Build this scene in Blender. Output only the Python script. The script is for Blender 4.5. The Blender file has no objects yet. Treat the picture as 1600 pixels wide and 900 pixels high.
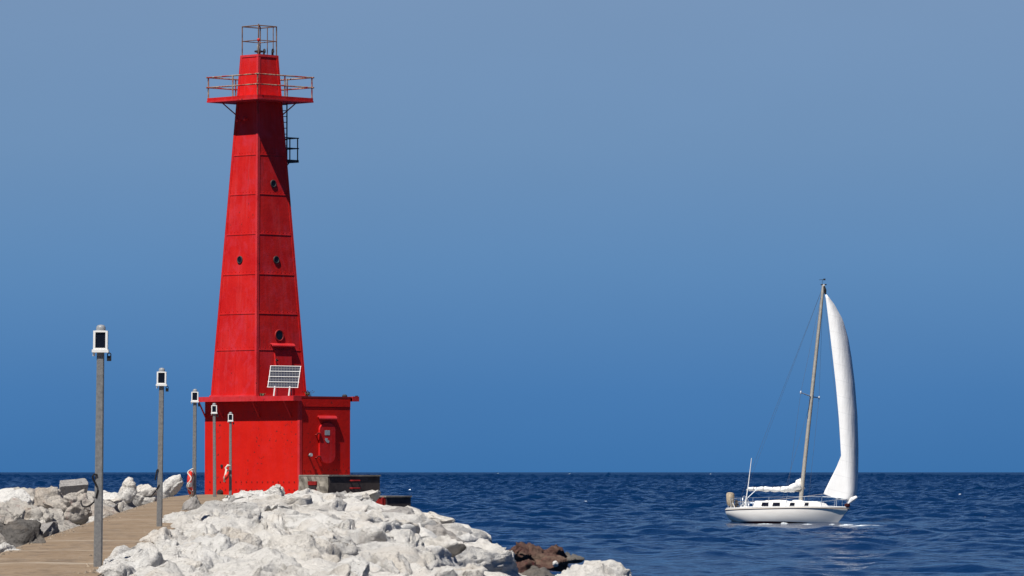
import bpy, math, random
import numpy as np
from mathutils import Vector, Matrix

R = math.radians
scene = bpy.context.scene
COL = scene.collection
random.seed(7)

# ------------------------------------------------------------------ camera
CAM_Z = 3.13
F = 8000.0
TH = math.atan(287.0 / F)
CT, ST = math.cos(TH), math.sin(TH)


def at(px, py, D):
    """point seen at photo pixel (1600x900) at distance D ahead of the camera"""
    k = D / (F * CT - (450 - py) * ST)
    return Vector(((px - 800) * k, D, CAM_Z + k * (F * ST + (450 - py) * CT)))


cam_d = bpy.data.cameras.new('camera')
cam_d.sensor_width = 36.0
cam_d.lens = F / 1600 * 36
cam_d.clip_start = 0.5
cam_d.clip_end = 90000
cam = bpy.data.objects.new('camera', cam_d)
COL.objects.link(cam)
cam.location = (0, 0, CAM_Z)
cam.rotation_euler = (R(90) + TH, 0, 0)
scene.camera = cam

# ------------------------------------------------------------------ tagging


def tag(o, label=None, cat=None, group=None, kind=None):
    if label: o['label'] = label
    if cat: o['category'] = cat
    if group: o['group'] = group
    if kind: o['kind'] = kind
    return o


def empty(name, loc, rz=0.0, rot=None):
    o = bpy.data.objects.new(name, None)
    COL.objects.link(o)
    o.location = loc
    o.rotation_euler = rot if rot else (0, 0, rz)
    o.empty_display_size = 0.3
    return o


# ------------------------------------------------------------------ mesh builder
class MB:
    def __init__(s):
        s.v, s.f, s.mi = [], [], []

    def add(s, vs, fs, m=0):
        b = len(s.v)
        s.v += [tuple(v) for v in vs]
        s.f += [tuple(b + i for i in f) for f in fs]
        s.mi += [m] * len(fs)
        return s

    def hexa(s, c, m=0):
        """8 corners: bottom ring 0-3 counter-clockwise, top ring 4-7"""
        return s.add(c, [(3, 2, 1, 0), (4, 5, 6, 7), (0, 1, 5, 4), (1, 2, 6, 5), (2, 3, 7, 6), (3, 0, 4, 7)], m)

    def box(s, x0, x1, y0, y1, z0, z1, m=0, bev=0.0):
        if bev <= 0:
            return s.hexa([(x0, y0, z0), (x1, y0, z0), (x1, y1, z0), (x0, y1, z0), (x0, y0, z1), (x1, y0, z1), (x1, y1, z1), (x0, y1, z1)], m)
        b = bev
        rings = [(z0, b), (z0 + b, 0), (z1 - b, 0), (z1, b)]
        vs = []
        for z, i in rings:
            vs += [(x0 + i + (b if i == 0 else 0) * 0, y0 + i, z), (x1 - i, y0 + i, z), (x1 - i, y1 - i, z), (x0 + i, y1 - i, z)]
        fs = [(3, 2, 1, 0), (12, 13, 14, 15)]
        for r in range(3):
            for k in range(4):
                a, c = r * 4 + k, r * 4 + (k + 1) % 4
                fs.append((a, c, c + 4, a + 4))
        return s.add(vs, fs, m)

    def obox(s, c, ax, ay, az, m=0):
        """oriented box, centre c, half axes"""
        c, ax, ay, az = map(Vector, (c, ax, ay, az))
        q = [c + sx * ax + sy * ay + sz * az for sz in (-1, 1) for sx, sy in ((-1, -1), (1, -1), (1, 1), (-1, 1))]
        return s.hexa(q, m)

    def tube(s, pts, r, n=8, m=0, cap=True):
        pts = [Vector(p) for p in pts]
        rs = r if isinstance(r, (list, tuple)) else [r] * len(pts)
        vs, fs = [], []
        up = None
        for i, p in enumerate(pts):
            a = pts[max(i - 1, 0)]
            b = pts[min(i + 1, len(pts) - 1)]
            t = (b - a).normalized()
            if up is None:
                up = Vector((0, 0, 1)) if abs(t.z) < 0.9 else Vector((1, 0, 0))
            x = t.cross(up)
            if x.length < 1e-6:
                x = t.cross(Vector((0, 1, 0)))
            x.normalize()
            y = x.cross(t).normalized()
            up = y
            for k in range(n):
                an = 2 * math.pi * k / n
                vs.append(p + rs[i] * (math.cos(an) * x + math.sin(an) * y))
        for i in range(len(pts) - 1):
            for k in range(n):
                a, b = i * n + k, i * n + (k + 1) % n
                fs.append((a, a + n, b + n, b))
        if cap:
            fs.append(tuple(range(n)))
            fs.append(tuple(reversed(range((len(pts) - 1) * n, len(pts) * n))))
        return s.add(vs, fs, m)

    def lathe(s, c, prof, n=16, m=0):
        """prof: (radius, z) from bottom to top round the vertical through c"""
        c = Vector(c)
        vs, fs = [], []
        for r, z in prof:
            for k in range(n):
                a = 2 * math.pi * k / n
                vs.append((c.x + r * math.cos(a), c.y + r * math.sin(a), c.z + z))
        for i in range(len(prof) - 1):
            for k in range(n):
                a, b = i * n + k, i * n + (k + 1) % n
                fs.append((a, b, b + n, a + n))
        fs.append(tuple(reversed(range(n))))
        fs.append(tuple(range((len(prof) - 1) * n, len(prof) * n)))
        return s.add(vs, fs, m)

    def disc(s, c, nrm, up, r, depth, n=20, m=0, rx=None, ry=None):
        """short cylinder along nrm"""
        c, nrm, up = Vector(c), Vector(nrm).normalized(), Vector(up)
        x = up.cross(nrm).normalized()
        y = nrm.cross(x).normalized()
        rx = rx or r
        ry = ry or r
        vs = []
        for d in (0, depth):
            for k in range(n):
                a = 2 * math.pi * k / n
                vs.append(c + nrm * d + x * rx * math.cos(a) + y * ry * math.sin(a))
        fs = [tuple(reversed(range(n))), tuple(range(n, 2 * n))]
        for k in range(n):
            fs.append((k, (k + 1) % n, n + (k + 1) % n, n + k))
        return s.add(vs, fs, m)

    def ring(s, c, nrm, up, R_, r, n=24, k=8, m=0):
        c, nrm, up = Vector(c), Vector(nrm).normalized(), Vector(up)
        x = up.cross(nrm).normalized()
        y = nrm.cross(x).normalized()
        vs, fs = [], []
        for i in range(n):
            a = 2 * math.pi * i / n
            d = x * math.cos(a) + y * math.sin(a)
            for j in range(k):
                b = 2 * math.pi * j / k
                vs.append(c + d * (R_ + r * math.cos(b)) + nrm * r * math.sin(b))
        for i in range(n):
            for j in range(k):
                fs.append((i * k + j, ((i + 1) % n) * k + j, ((i + 1) % n) * k + (j + 1) % k, i * k + (j + 1) % k))
        return s.add(vs, fs, m)

    def prism(s, poly, d, m=0):
        """polygon (3D points) extruded by vector d"""
        n = len(poly)
        d = Vector(d)
        vs = [Vector(p) for p in poly] + [Vector(p) + d for p in poly]
        fs = [tuple(reversed(range(n))), tuple(range(n, 2 * n))]
        for k in range(n):
            fs.append((k, (k + 1) % n, n + (k + 1) % n, n + k))
        return s.add(vs, fs, m)

    def grid(s, rows, m=0):
        h, w = len(rows), len(rows[0])
        vs = [p for r in rows for p in r]
        fs = [(i * w + j, i * w + j + 1, (i + 1) * w + j + 1, (i + 1) * w + j) for i in range(h - 1) for j in range(w - 1)]
        return s.add(vs, fs, m)

    def build(s, name, mats, parent=None, smooth=False, inv=None, fix=True):
        me = bpy.data.meshes.new(name)
        vs = s.v
        if inv is not None:
            vs = [tuple(inv @ Vector(v)) for v in vs]
        me.from_pydata(vs, [], s.f)
        if not isinstance(mats, (list, tuple)):
            mats = [mats]
        for m in mats:
            me.materials.append(m)
        if len(mats) > 1:
            me.polygons.foreach_set('material_index', s.mi)
        if fix:
            import bmesh
            bm = bmesh.new()
            bm.from_mesh(me)
            bmesh.ops.recalc_face_normals(bm, faces=bm.faces)
            bm.to_mesh(me)
            bm.free()
        if smooth:
            me.polygons.foreach_set('use_smooth', [True] * len(me.polygons))
            if smooth != 'all':
                me.set_sharp_from_angle(angle=R(40))
        me.update()
        o = bpy.data.objects.new(name, me)
        COL.objects.link(o)
        if parent is not None:
            o.parent = parent
        return o


# ------------------------------------------------------------------ materials
class NT:
    def __init__(s, name):
        s.m = bpy.data.materials.new(name)
        s.m.use_nodes = True
        s.t = s.m.node_tree
        s.b = s.t.nodes['Principled BSDF']
        s.out = s.t.nodes['Material Output']

    def n(s, typ, props=None, **ins):
        x = s.t.nodes.new(typ)
        for k, v in (props or {}).items():
            setattr(x, k, v)
        for k, v in ins.items():
            key = int(k[1:]) if k[0] == 'i' and k[1:].isdigit() else k.replace('_', ' ')
            s.set(x, key, v)
        return x

    def set(s, node, key, v):
        sock = node.inputs[key]
        if isinstance(v, bpy.types.NodeSocket):
            s.t.links.new(v, sock)
        else:
            sock.default_value = v

    def pos(s, kind='Object', scale=(1, 1, 1)):
        tc = s.n('ShaderNodeTexCoord')
        mp = s.n('ShaderNodeMapping', Vector=tc.outputs[kind], Scale=scale)
        return mp.outputs[0]

    def world(s, scale=(1, 1, 1)):
        g = s.n('ShaderNodeNewGeometry')
        mp = s.n('ShaderNodeMapping', Vector=g.outputs['Position'], Scale=scale)
        return mp.outputs[0]

    def noise(s, vec, scale, detail=4, rough=0.6, dist=0.0):
        x = s.n('ShaderNodeTexNoise', Vector=vec, Scale=scale, Detail=detail, Roughness=rough, Distortion=dist)
        return x.outputs['Fac']

    def voro(s, vec, scale, feature='F1'):
        x = s.n('ShaderNodeTexVoronoi', {'feature': feature}, Vector=vec, Scale=scale)
        return x.outputs['Distance']

    def ramp(s, fac, stops):
        x = s.n('ShaderNodeValToRGB', Fac=fac)
        e = x.color_ramp.elements
        while len(e) < len(stops):
            e.new(0.5)
        for el, (p, c) in zip(e, stops):
            el.position = p
            el.color = c if len(c) == 4 else (*c, 1)
        return x.outputs['Color']

    def mr(s, v, a, b, c=0.0, d=1.0):
        x = s.n('ShaderNodeMapRange', i0=v, i1=a, i2=b, i3=c, i4=d)
        return x.outputs[0]

    def math(s, op, a, b=0.0):
        x = s.n('ShaderNodeMath', {'operation': op}, i0=a, i1=b)
        return x.outputs[0]

    def mix(s, fac, a, b, blend='MIX'):
        x = s.n('ShaderNodeMix', {'data_type': 'RGBA', 'blend_type': blend})
        s.set(x, 0, fac)
        for k, v in ((6, a), (7, b)):
            s.set(x, k, v if isinstance(v, bpy.types.NodeSocket) else (*v[:3], 1))
        return x.outputs[2]

    def bump(s, h, strength=0.5, dist=0.01, prev=None):
        x = s.n('ShaderNodeBump', Height=h, Strength=strength, Distance=dist)
        if prev is not None:
            s.set(x, 'Normal', prev)
        return x.outputs[0]

    def fin(s, color=None, rough=None, normal=None, metallic=None, spec=None, **kw):
        for k, v in (('Base Color', color), ('Roughness', rough), ('Normal', normal), ('Metallic', metallic), ('Specular IOR Level', spec)):
            if v is not None:
                if k == 'Base Color' and not isinstance(v, bpy.types.NodeSocket):
                    v = (*v[:3], 1)
                s.set(s.b, k, v)
        for k, v in kw.items():
            s.set(s.b, k.replace('_', ' '), v)
        return s.m


def plain(name, color, rough=0.5, metallic=0.0, var=0.25, scale=6.0, spec=0.3, bump=0.0):
    t = NT(name)
    p = t.pos()
    n = t.noise(p, scale, 5, 0.65)
    c2 = tuple(c * (1 - var) for c in color)
    c1 = tuple(min(1, c * (1 + var * 0.5)) for c in color)
    col = t.mix(t.mr(n, 0.35, 0.65), c2, c1)
    nor = t.bump(t.noise(p, scale * 5, 4), 0.5, bump) if bump else None
    return t.fin(col, rough, nor, metallic, spec)


def red_paint(name, a, b, spots=0.0, fade=0.3):
    t = NT(name)
    p = t.pos()
    n1 = t.noise(p, 1.1, 6, 0.65)
    st = t.noise(t.pos('Object', (6, 6, 0.5)), 1.0, 5, 0.6)       # vertical weather streaks
    col = t.mix(t.mr(n1, 0.35, 0.68), a, b)
    col = t.mix(t.math('MULTIPLY', t.mr(st, 0.5, 0.75), fade), col, (0.56, 0.055, 0.06))
    big0 = t.noise(p, 0.6, 3, 0.6)
    fine = t.noise(p, 14, 5, 0.7)
    col = t.mix(t.math('MULTIPLY', t.mr(fine, 0.55, 0.75), 0.35), col, (a[0] * 0.55, a[1] * 0.6, a[2] * 0.6))
    chalk = t.noise(t.pos('Object', (1, 1, 0.7)), 2.1, 6, 0.72, 0.5)
    col = t.mix(t.math('MULTIPLY', t.mr(chalk, 0.50, 0.66), fade * 1.3), col, (0.55, 0.035, 0.055))
    run = t.math('MULTIPLY', t.mr(t.noise(t.pos('Object', (11, 11, 0.55)), 1.0, 4, 0.55), 0.60, 0.72), t.mr(big0, 0.45, 0.62))
    col = t.mix(t.math('MULTIPLY', run, 0.55), col, (0.20, 0.018, 0.012))
    # flaked rust chips
    ch = t.noise(p, 9, 3, 0.5)
    big = t.noise(p, 0.8, 2, 0.5)
    chip = t.math('MULTIPLY', t.mr(ch, 0.69 - spots * 0.06, 0.71 - spots * 0.06), t.mr(big, 0.48, 0.6))
    col = t.mix(chip, col, (0.07, 0.015, 0.012))
    nor = t.bump(t.noise(p, 2.2, 3), 0.35, 0.03)
    nor = t.bump(fine, 0.3, 0.006, nor)
    return t.fin(col, t.mr(n1, 0.3, 0.7, 0.5, 0.7), nor, spec=0.22)


M = {}
M['red'] = red_paint('red_tower_paint', (0.50, 0.007, 0.006), (0.60, 0.013, 0.010), 0.0, 0.40)
M['red_wall'] = red_paint('red_wall_paint', (0.56, 0.008, 0.002), (0.62, 0.010, 0.003), 1.0, 0.08)
M['red_trim'] = red_paint('red_trim_paint', (0.50, 0.014, 0.016), (0.58, 0.035, 0.04), 0.4, 0.45)
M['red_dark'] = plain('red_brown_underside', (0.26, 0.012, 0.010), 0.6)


def rail_mat():
    t = NT('peeling_rail_paint')
    p = t.pos()
    n = t.noise(p, 5.5, 4, 0.7)
    col = t.ramp(n, [(0.36, (0.36, 0.018, 0.016)), (0.46, (0.30, 0.07, 0.05)), (0.54, (0.30, 0.21, 0.15)), (0.75, (0.44, 0.36, 0.28))])
    return t.fin(col, 0.6, spec=0.2)


M['rail'] = rail_mat()
M['cage'] = plain('rusty_brown_rail', (0.20, 0.115, 0.075), 0.7, var=0.5, scale=7)
M['dark_metal'] = plain('dark_metal', (0.035, 0.03, 0.03), 0.6)
M['black'] = plain('black_rubber', (0.012, 0.012, 0.013), 0.6)
M['glass_dark'] = plain('dark_glass', (0.006, 0.008, 0.016), 0.2, spec=0.2)
M['white'] = plain('white_metal_paint', (0.78, 0.77, 0.74), 0.45, var=0.08)
M['grey_metal'] = plain('grey_metal', (0.35, 0.36, 0.37), 0.5, var=0.3)
M['sticker'] = plain('faded_sticker', (0.42, 0.45, 0.46), 0.6, var=0.5, scale=40)
M['cap_grey'] = plain('grey_lens_cap', (0.25, 0.26, 0.27), 0.35, var=0.2)


def galv():
    t = NT('galvanised_post')
    p = t.pos()
    n = t.noise(p, 22, 5, 0.75)
    n2 = t.noise(t.pos('Object', (5, 5, 0.8)), 1.2, 4, 0.6)
    col = t.mix(t.mr(n, 0.3, 0.7), (0.115, 0.12, 0.125), (0.25, 0.245, 0.235))
    col = t.mix(t.math('MULTIPLY', t.mr(n2, 0.52, 0.7), 0.5), col, (0.16, 0.15, 0.15))
    return t.fin(col, 0.6, t.bump(n, 0.3, 0.004), metallic=0.1, spec=0.3)


M['galv'] = galv()


def cells():
    t = NT('solar_cells')
    p = t.pos('Object', (1, 1, 1))
    sx = t.n('ShaderNodeSeparateXYZ', i0=p)
    p = t.n('ShaderNodeCombineXYZ', i0=sx.outputs[0], i1=sx.outputs[2], i2=0.0).outputs[0]
    br = t.n('ShaderNodeTexBrick', {'offset': 0.0}, Vector=p, Scale=1.0)
    for k, v in (('Mortar Size', 0.007), ('Brick Width', 0.095), ('Row Height', 0.095)):
        br.inputs[k].default_value = v
    br.inputs['Color1'].default_value = (0.014, 0.018, 0.045, 1)
    br.inputs['Color2'].default_value = (0.03, 0.032, 0.05, 1)
    br.inputs['Mortar'].default_value = (0.15, 0.15, 0.15, 1)
    return t.fin(br.outputs['Color'], 0.3, spec=0.4)


M['cells'] = cells()


def limestone(name, pale, grey, tan, tan_amt=0.3, dark_amt=0.25, lichen=0.0):
    t = NT(name)
    p = t.world()
    oi = t.n('ShaderNodeObjectInfo')
    big = t.noise(p, 0.9, 4, 0.6, 0.6)
    mid = t.noise(p, 3.2, 6, 0.68, 0.4)
    fine = t.noise(p, 17, 6, 0.72)
    pit = t.noise(p, 38, 4, 0.6)
    col = t.mix(t.mr(mid, 0.50, 0.72), pale, grey)
    col = t.mix(t.math('MULTIPLY', t.mr(big, 0.5, 0.68), tan_amt), col, tan)
    col = t.mix(t.math('MULTIPLY', t.mr(fine, 0.56, 0.72), dark_amt), col, tuple(c * 0.45 for c in grey))
    strk = t.noise(t.world((1, 1, 4)), 2.6, 5, 0.7, 1.2)
    col = t.mix(t.math('MULTIPLY', t.mr(strk, 0.62, 0.70), 0.55 * min(1, tan_amt * 2)), col, tuple(c * 0.7 for c in tan))
    rnd = oi.outputs['Random']
    col = t.mix(t.mr(rnd, 0.6, 1, 0.0, 0.28), col, tuple(c * 0.9 for c in grey))
    col = t.mix(t.mr(rnd, 0.0, 0.3, 0.16, 0.0), col, tan)
    pk = t.math('MULTIPLY', t.mr(t.noise(p, 11, 5, 0.75), 0.59, 0.64), t.mr(t.noise(p, 1.7, 2), 0.42, 0.58))
    col = t.mix(t.math('MULTIPLY', pk, 0.7), col, tuple(c * 0.38 for c in tan))
    if lichen:
        li = t.noise(p, 5.5, 5, 0.7)
        col = t.mix(t.math('MULTIPLY', t.mr(li, 0.58, 0.68), lichen), col, tuple(0.5 * c + q for c, q in zip(grey, (0.15, 0.01, 0.02))))
    crack = t.n('ShaderNodeTexVoronoi', {'feature': 'DISTANCE_TO_EDGE'}, Vector=t.mix(0.18, p, t.n('ShaderNodeTexNoise', Vector=p, Scale=2.0, Detail=4.0).outputs['Color']), Scale=1.7).outputs['Distance']
    cr = t.mr(crack, 0.0, 0.035)
    nor = t.bump(mid, 0.9, 0.14)
    nor = t.bump(fine, 1.0, 0.06, nor)
    nor = t.bump(pit, 0.8, 0.018, nor)
    nor = t.bump(cr, 0.25, 0.02, nor)
    return t.fin(col, 0.9, nor, spec=0.12)


M['pale_rock'] = limestone('pale_limestone', (0.70, 0.675, 0.63), (0.52, 0.505, 0.48), (0.50, 0.41, 0.30), 0.38, 0.40)
M['beige_rock'] = limestone('beige_limestone', (0.51, 0.475, 0.425), (0.32, 0.305, 0.29), (0.34, 0.24, 0.16), 0.6, 0.55, 0.45)
M['white_rock'] = limestone('white_limestone', (0.74, 0.72, 0.68), (0.58, 0.57, 0.55), (0.55, 0.46, 0.36), 0.3, 0.3)
M['grey_rock'] = limestone('grey_limestone', (0.40, 0.38, 0.36), (0.27, 0.26, 0.25), (0.30, 0.24, 0.18), 0.4, 0.4)
M['brown_rock'] = limestone('wet_brown_rock', (0.11, 0.062, 0.05), (0.055, 0.022, 0.022), (0.20, 0.15, 0.11), 0.7, 0.6, 0.4)
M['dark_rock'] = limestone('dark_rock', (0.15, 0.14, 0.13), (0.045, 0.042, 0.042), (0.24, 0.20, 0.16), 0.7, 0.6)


def path_mat():
    t = NT('tan_concrete_path')
    p = t.world()
    big = t.noise(t.world((0.6, 0.12, 1)), 1.0, 5, 0.6)
    streak = t.noise(t.world((0.5, 0.55, 1)), 1.3, 6, 0.7)
    fine = t.noise(p, 26, 5, 0.7)
    col = t.mix(t.mr(big, 0.35, 0.65), (0.19, 0.135, 0.085), (0.24, 0.175, 0.115))
    col = t.mix(t.math('MULTIPLY', t.mr(streak, 0.52, 0.72), 0.55), col, (0.31, 0.25, 0.185))
    dk = t.noise(t.world((1.1, 0.22, 1)), 1.2, 6, 0.75)
    col = t.mix(t.math('MULTIPLY', t.mr(dk, 0.52, 0.66), 0.75), col, (0.11, 0.085, 0.065))
    sep = t.n('ShaderNodeSeparateXYZ', i0=p)
    wear = t.noise(t.world((1.6, 0.5, 1)), 3.0, 7, 0.78, 0.8)
    col = t.mix(t.math('MULTIPLY', t.mr(wear, 0.50, 0.66), 0.45), col, (0.27, 0.225, 0.18))
    col = t.mix(t.math('MULTIPLY', t.mr(wear, 0.47, 0.36), 0.5), col, (0.105, 0.075, 0.05))
    # slab joints across the path
    jw = t.math('ADD', sep.outputs['Y'], t.mr(t.noise(p, 0.8), 0, 1, -0.2, 0.2))
    j = t.math('FRACT', t.math('DIVIDE', jw, 7.3))
    jm = t.math('LESS_THAN', j, 0.055)
    col = t.mix(t.math('MULTIPLY', jm, t.mr(streak, 0.38, 0.6, 0.05, 0.9)), col, (0.34, 0.29, 0.23))
    col = t.mix(t.math('MULTIPLY', t.mr(fine, 0.55, 0.75), 0.35), col, (0.13, 0.10, 0.07))
    nor = t.bump(fine, 0.5, 0.006)
    nor = t.bump(t.noise(p, 2.5, 4), 0.4, 0.03, nor)
    return t.fin(col, 0.9, nor, spec=0.15)


M['path'] = path_mat()
M['grit'] = plain('stone_grit', (0.24, 0.19, 0.14), 0.9, var=0.6, scale=3)


def concrete(name, base, dark, pale_patch):
    t = NT(name)
    p = t.pos()
    n = t.noise(p, 3.0, 6, 0.7)
    f = t.noise(p, 24, 5, 0.7)
    col = t.mix(t.mr(n, 0.35, 0.65), dark, base)
    col = t.mix(t.math('MULTIPLY', t.mr(f, 0.5, 0.7), 0.5), col, dark)
    nor = t.bump(f, 0.6, 0.012)
    nor = t.bump(n, 0.5, 0.04, nor)
    return t.fin(col, 0.9, nor, spec=0.1)


M['conc_dark'] = concrete('shaded_dark_concrete', (0.095, 0.080, 0.075), (0.045, 0.038, 0.038), 0)  # darkness partly stands for shade on faces turned from the sun
M['conc_pale'] = concrete('broken_sunlit_concrete', (0.34, 0.31, 0.26), (0.14, 0.125, 0.105), 0)  # paler concrete for the sunlit face, part of its brightness put into the colour
M['conc_top'] = concrete('worn_concrete', (0.30, 0.27, 0.23), (0.20, 0.18, 0.155), 0)


def water_mat():
    t = NT('lake_water')
    p = t.world()
    n1 = t.noise(t.world((1, 0.8, 1)), 1.6, 4, 0.6)
    n2 = t.noise(t.world((1, 1, 1)), 5.0, 3, 0.6)
    sp_ = t.n('ShaderNodeSeparateXYZ', i0=p)
    rgh = t.mr(sp_.outputs['Y'], 300, 2500, 0.10, 0.32)      # wind-roughened open water
    nor = t.bump(n1, 0.8, 0.16)
    nor = t.bump(n2, 0.8, 0.05, nor)
    return t.fin((0.0002, 0.0150, 0.058), rgh, nor, spec=0.36, IOR=1.33, Specular_Tint=(0.30, 0.88, 1.0, 1.0))


M['water'] = water_mat()
M['foam'] = plain('foam', (0.75, 0.8, 0.84), 0.8, var=0.2)
M['gel'] = plain('white_gelcoat', (0.72, 0.68, 0.62), 0.3, var=0.06, scale=2, spec=0.4)
def hull_mat():
    t = NT('white_hull_with_dark_bottom')
    p = t.pos()
    sx = t.n('ShaderNodeSeparateXYZ', i0=p)
    line = t.math('ADD', sx.outputs[2], t.math('MULTIPLY', sx.outputs[0], 0.012))
    f = t.math('LESS_THAN', line, 0.17)
    n = t.noise(t.pos('Object', (0.6, 1, 3)), 2.0, 5, 0.65)
    top = t.mix(t.mr(n, 0.35, 0.7), (0.84, 0.81, 0.75), (0.77, 0.73, 0.67))
    return t.fin(t.mix(f, top, (0.045, 0.007, 0.006)), 0.35, spec=0.35)


M['hull'] = hull_mat()
M['boot'] = plain('dark_red_antifouling', (0.045, 0.006, 0.006), 0.6)
M['cabin'] = plain('white_deck', (0.80, 0.79, 0.76), 0.45, var=0.05)
M['alu'] = plain('weathered_aluminium', (0.42, 0.385, 0.33), 0.5, 0.2, var=0.2)
M['wire'] = plain('dark_rigging_wire', (0.10, 0.11, 0.13), 0.6)
M['steel'] = plain('stainless_steel', (0.62, 0.66, 0.70), 0.35, 0.6, var=0.1)
M['rubrail'] = plain('brown_rub_rail', (0.16, 0.12, 0.09), 0.6)
M['tan_canvas'] = plain('tan_canvas', (0.46, 0.37, 0.26), 0.85, var=0.35, scale=9)
M['rope'] = plain('rope', (0.62, 0.56, 0.48), 0.9, var=0.2)
M['dull_red'] = plain('dull_red_iron', (0.24, 0.012, 0.012), 0.6)
M['orange_red'] = plain('red_vinyl', (0.62, 0.03, 0.015), 0.5)
M['dry_weed'] = plain('dry_weed_leaf', (0.13, 0.12, 0.07), 0.8)


def sail_mat():
    t = NT('white_sailcloth')
    p = t.pos()
    n = t.noise(p, 1.2, 4, 0.6)
    col = t.mix(t.mr(n, 0.3, 0.7), (0.84, 0.825, 0.80), (0.90, 0.89, 0.87))
    sx = t.n('ShaderNodeSeparateXYZ', i0=p)
    zz = t.math('ADD', sx.outputs[2], t.math('MULTIPLY', sx.outputs[0], 0.22))
    seam = t.math('LESS_THAN', t.math('FRACT', t.math('DIVIDE', zz, 0.95)), 0.05)
    col = t.mix(t.math('MULTIPLY', seam, 0.22), col, (0.55, 0.54, 0.53))
    nor = t.bump(t.noise(t.pos('Object', (3.5, 3.5, 0.45)), 1.0, 4, 0.6), 0.6, 0.06)
    t.fin(col, 0.75, nor, spec=0.1)
    tr = t.n('ShaderNodeBsdfTranslucent', Color=(0.8, 0.78, 0.74, 1))
    mx = t.n('ShaderNodeMixShader', i0=0.12, i1=t.b.outputs[0], i2=tr.outputs[0])
    t.t.links.new(mx.outputs[0], t.out.inputs[0])
    return t.m


M['sail'] = sail_mat()

# ------------------------------------------------------------------ numpy noise
_rng = np.random.RandomState(11)
PERM = _rng.permutation(256).astype(np.int64)
PERM = np.concatenate([PERM, PERM, PERM])
GR = _rng.normal(size=(256, 3))
GR /= np.linalg.norm(GR, axis=1)[:, None]


def perlin(p):
    pi = np.floor(p).astype(np.int64)
    pf = p - pi
    pi &= 255
    u = pf * pf * pf * (pf * (pf * 6 - 15) + 10)
    res = 0
    for dx in (0, 1):
        wx = u[:, 0] if dx else 1 - u[:, 0]
        for dy in (0, 1):
            wy = u[:, 1] if dy else 1 - u[:, 1]
            for dz in (0, 1):
                wz = u[:, 2] if dz else 1 - u[:, 2]
                h = PERM[PERM[PERM[pi[:, 0] + dx] + pi[:, 1] + dy] + pi[:, 2] + dz]
                g = GR[h]
                res = res + wx * wy * wz * (g[:, 0] * (pf[:, 0] - dx) + g[:, 1] * (pf[:, 1] - dy) + g[:, 2] * (pf[:, 2] - dz))
    return res


def fbm(p, oct=4, gain=0.5, ridged=False):
    a, s, f = 1.0, 0.0, 1.0
    for i in range(oct):
        v = perlin(p * f + i * 17.3)
        s = s + a * ((1 - 2 * np.abs(v)) if ridged else v)
        a *= gain
        f *= 2.07
    return s


def fracture(p, seed):
    """broken facets: every cell of a jittered grid is a small plane of its own, with a crack round it"""
    pi = np.floor(p).astype(np.int64)
    best = np.full(len(p), 9.0)
    sec = np.full(len(p), 9.0)
    val = np.zeros(len(p))
    for dx in (-1, 0, 1):
        for dy in (-1, 0, 1):
            for dz in (-1, 0, 1):
                c = pi + np.array([dx, dy, dz])
                k = c & 255
                h = PERM[PERM[PERM[k[:, 0]] + k[:, 1]] + k[:, 2]]
                d = p - (c + 0.5 + 0.42 * GR[h])
                r = np.sqrt((d * d).sum(1))
                g = GR[(h * 7 + 13) & 255]
                v = (d * g).sum(1) + 0.35 * GR[(h * 3 + 5) & 255][:, 0]
                nb = r < best
                sec = np.where(nb, best, np.minimum(sec, r))
                val = np.where(nb, v, val)
                best = np.where(nb, r, best)
    edge = np.clip((sec - best) / 0.11, 0, 1)
    return val * np.minimum(1, edge * 1.5) - 0.55 * (1 - edge)


# ------------------------------------------------------------------ boulders
_sph = {}


def sphere(sub):
    if sub not in _sph:
        import bmesh
        bm = bmesh.new()
        bmesh.ops.create_icosphere(bm, subdivisions=sub, radius=1)
        v = np.array([q.co[:] for q in bm.verts])
        f = np.array([[q.index for q in fa.verts] for fa in bm.faces])
        bm.free()
        _sph[sub] = (v, f)
    return _sph[sub]


def np_mesh(name, v, f, mat, smooth=True):
    me = bpy.data.meshes.new(name)
    k = f.shape[1]
    me.vertices.add(len(v))
    me.vertices.foreach_set('co', v.astype(np.float32).ravel())
    me.loops.add(f.size)
    me.loops.foreach_set('vertex_index', f.astype(np.int32).ravel())
    me.polygons.add(len(f))
    me.polygons.foreach_set('loop_start', np.arange(0, f.size, k, dtype=np.int32))
    me.polygons.foreach_set('use_smooth', np.full(len(f), smooth, dtype=bool))
    me.materials.append(mat)
    me.update(calc_edges=True)
    me.validate()
    return me


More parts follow.
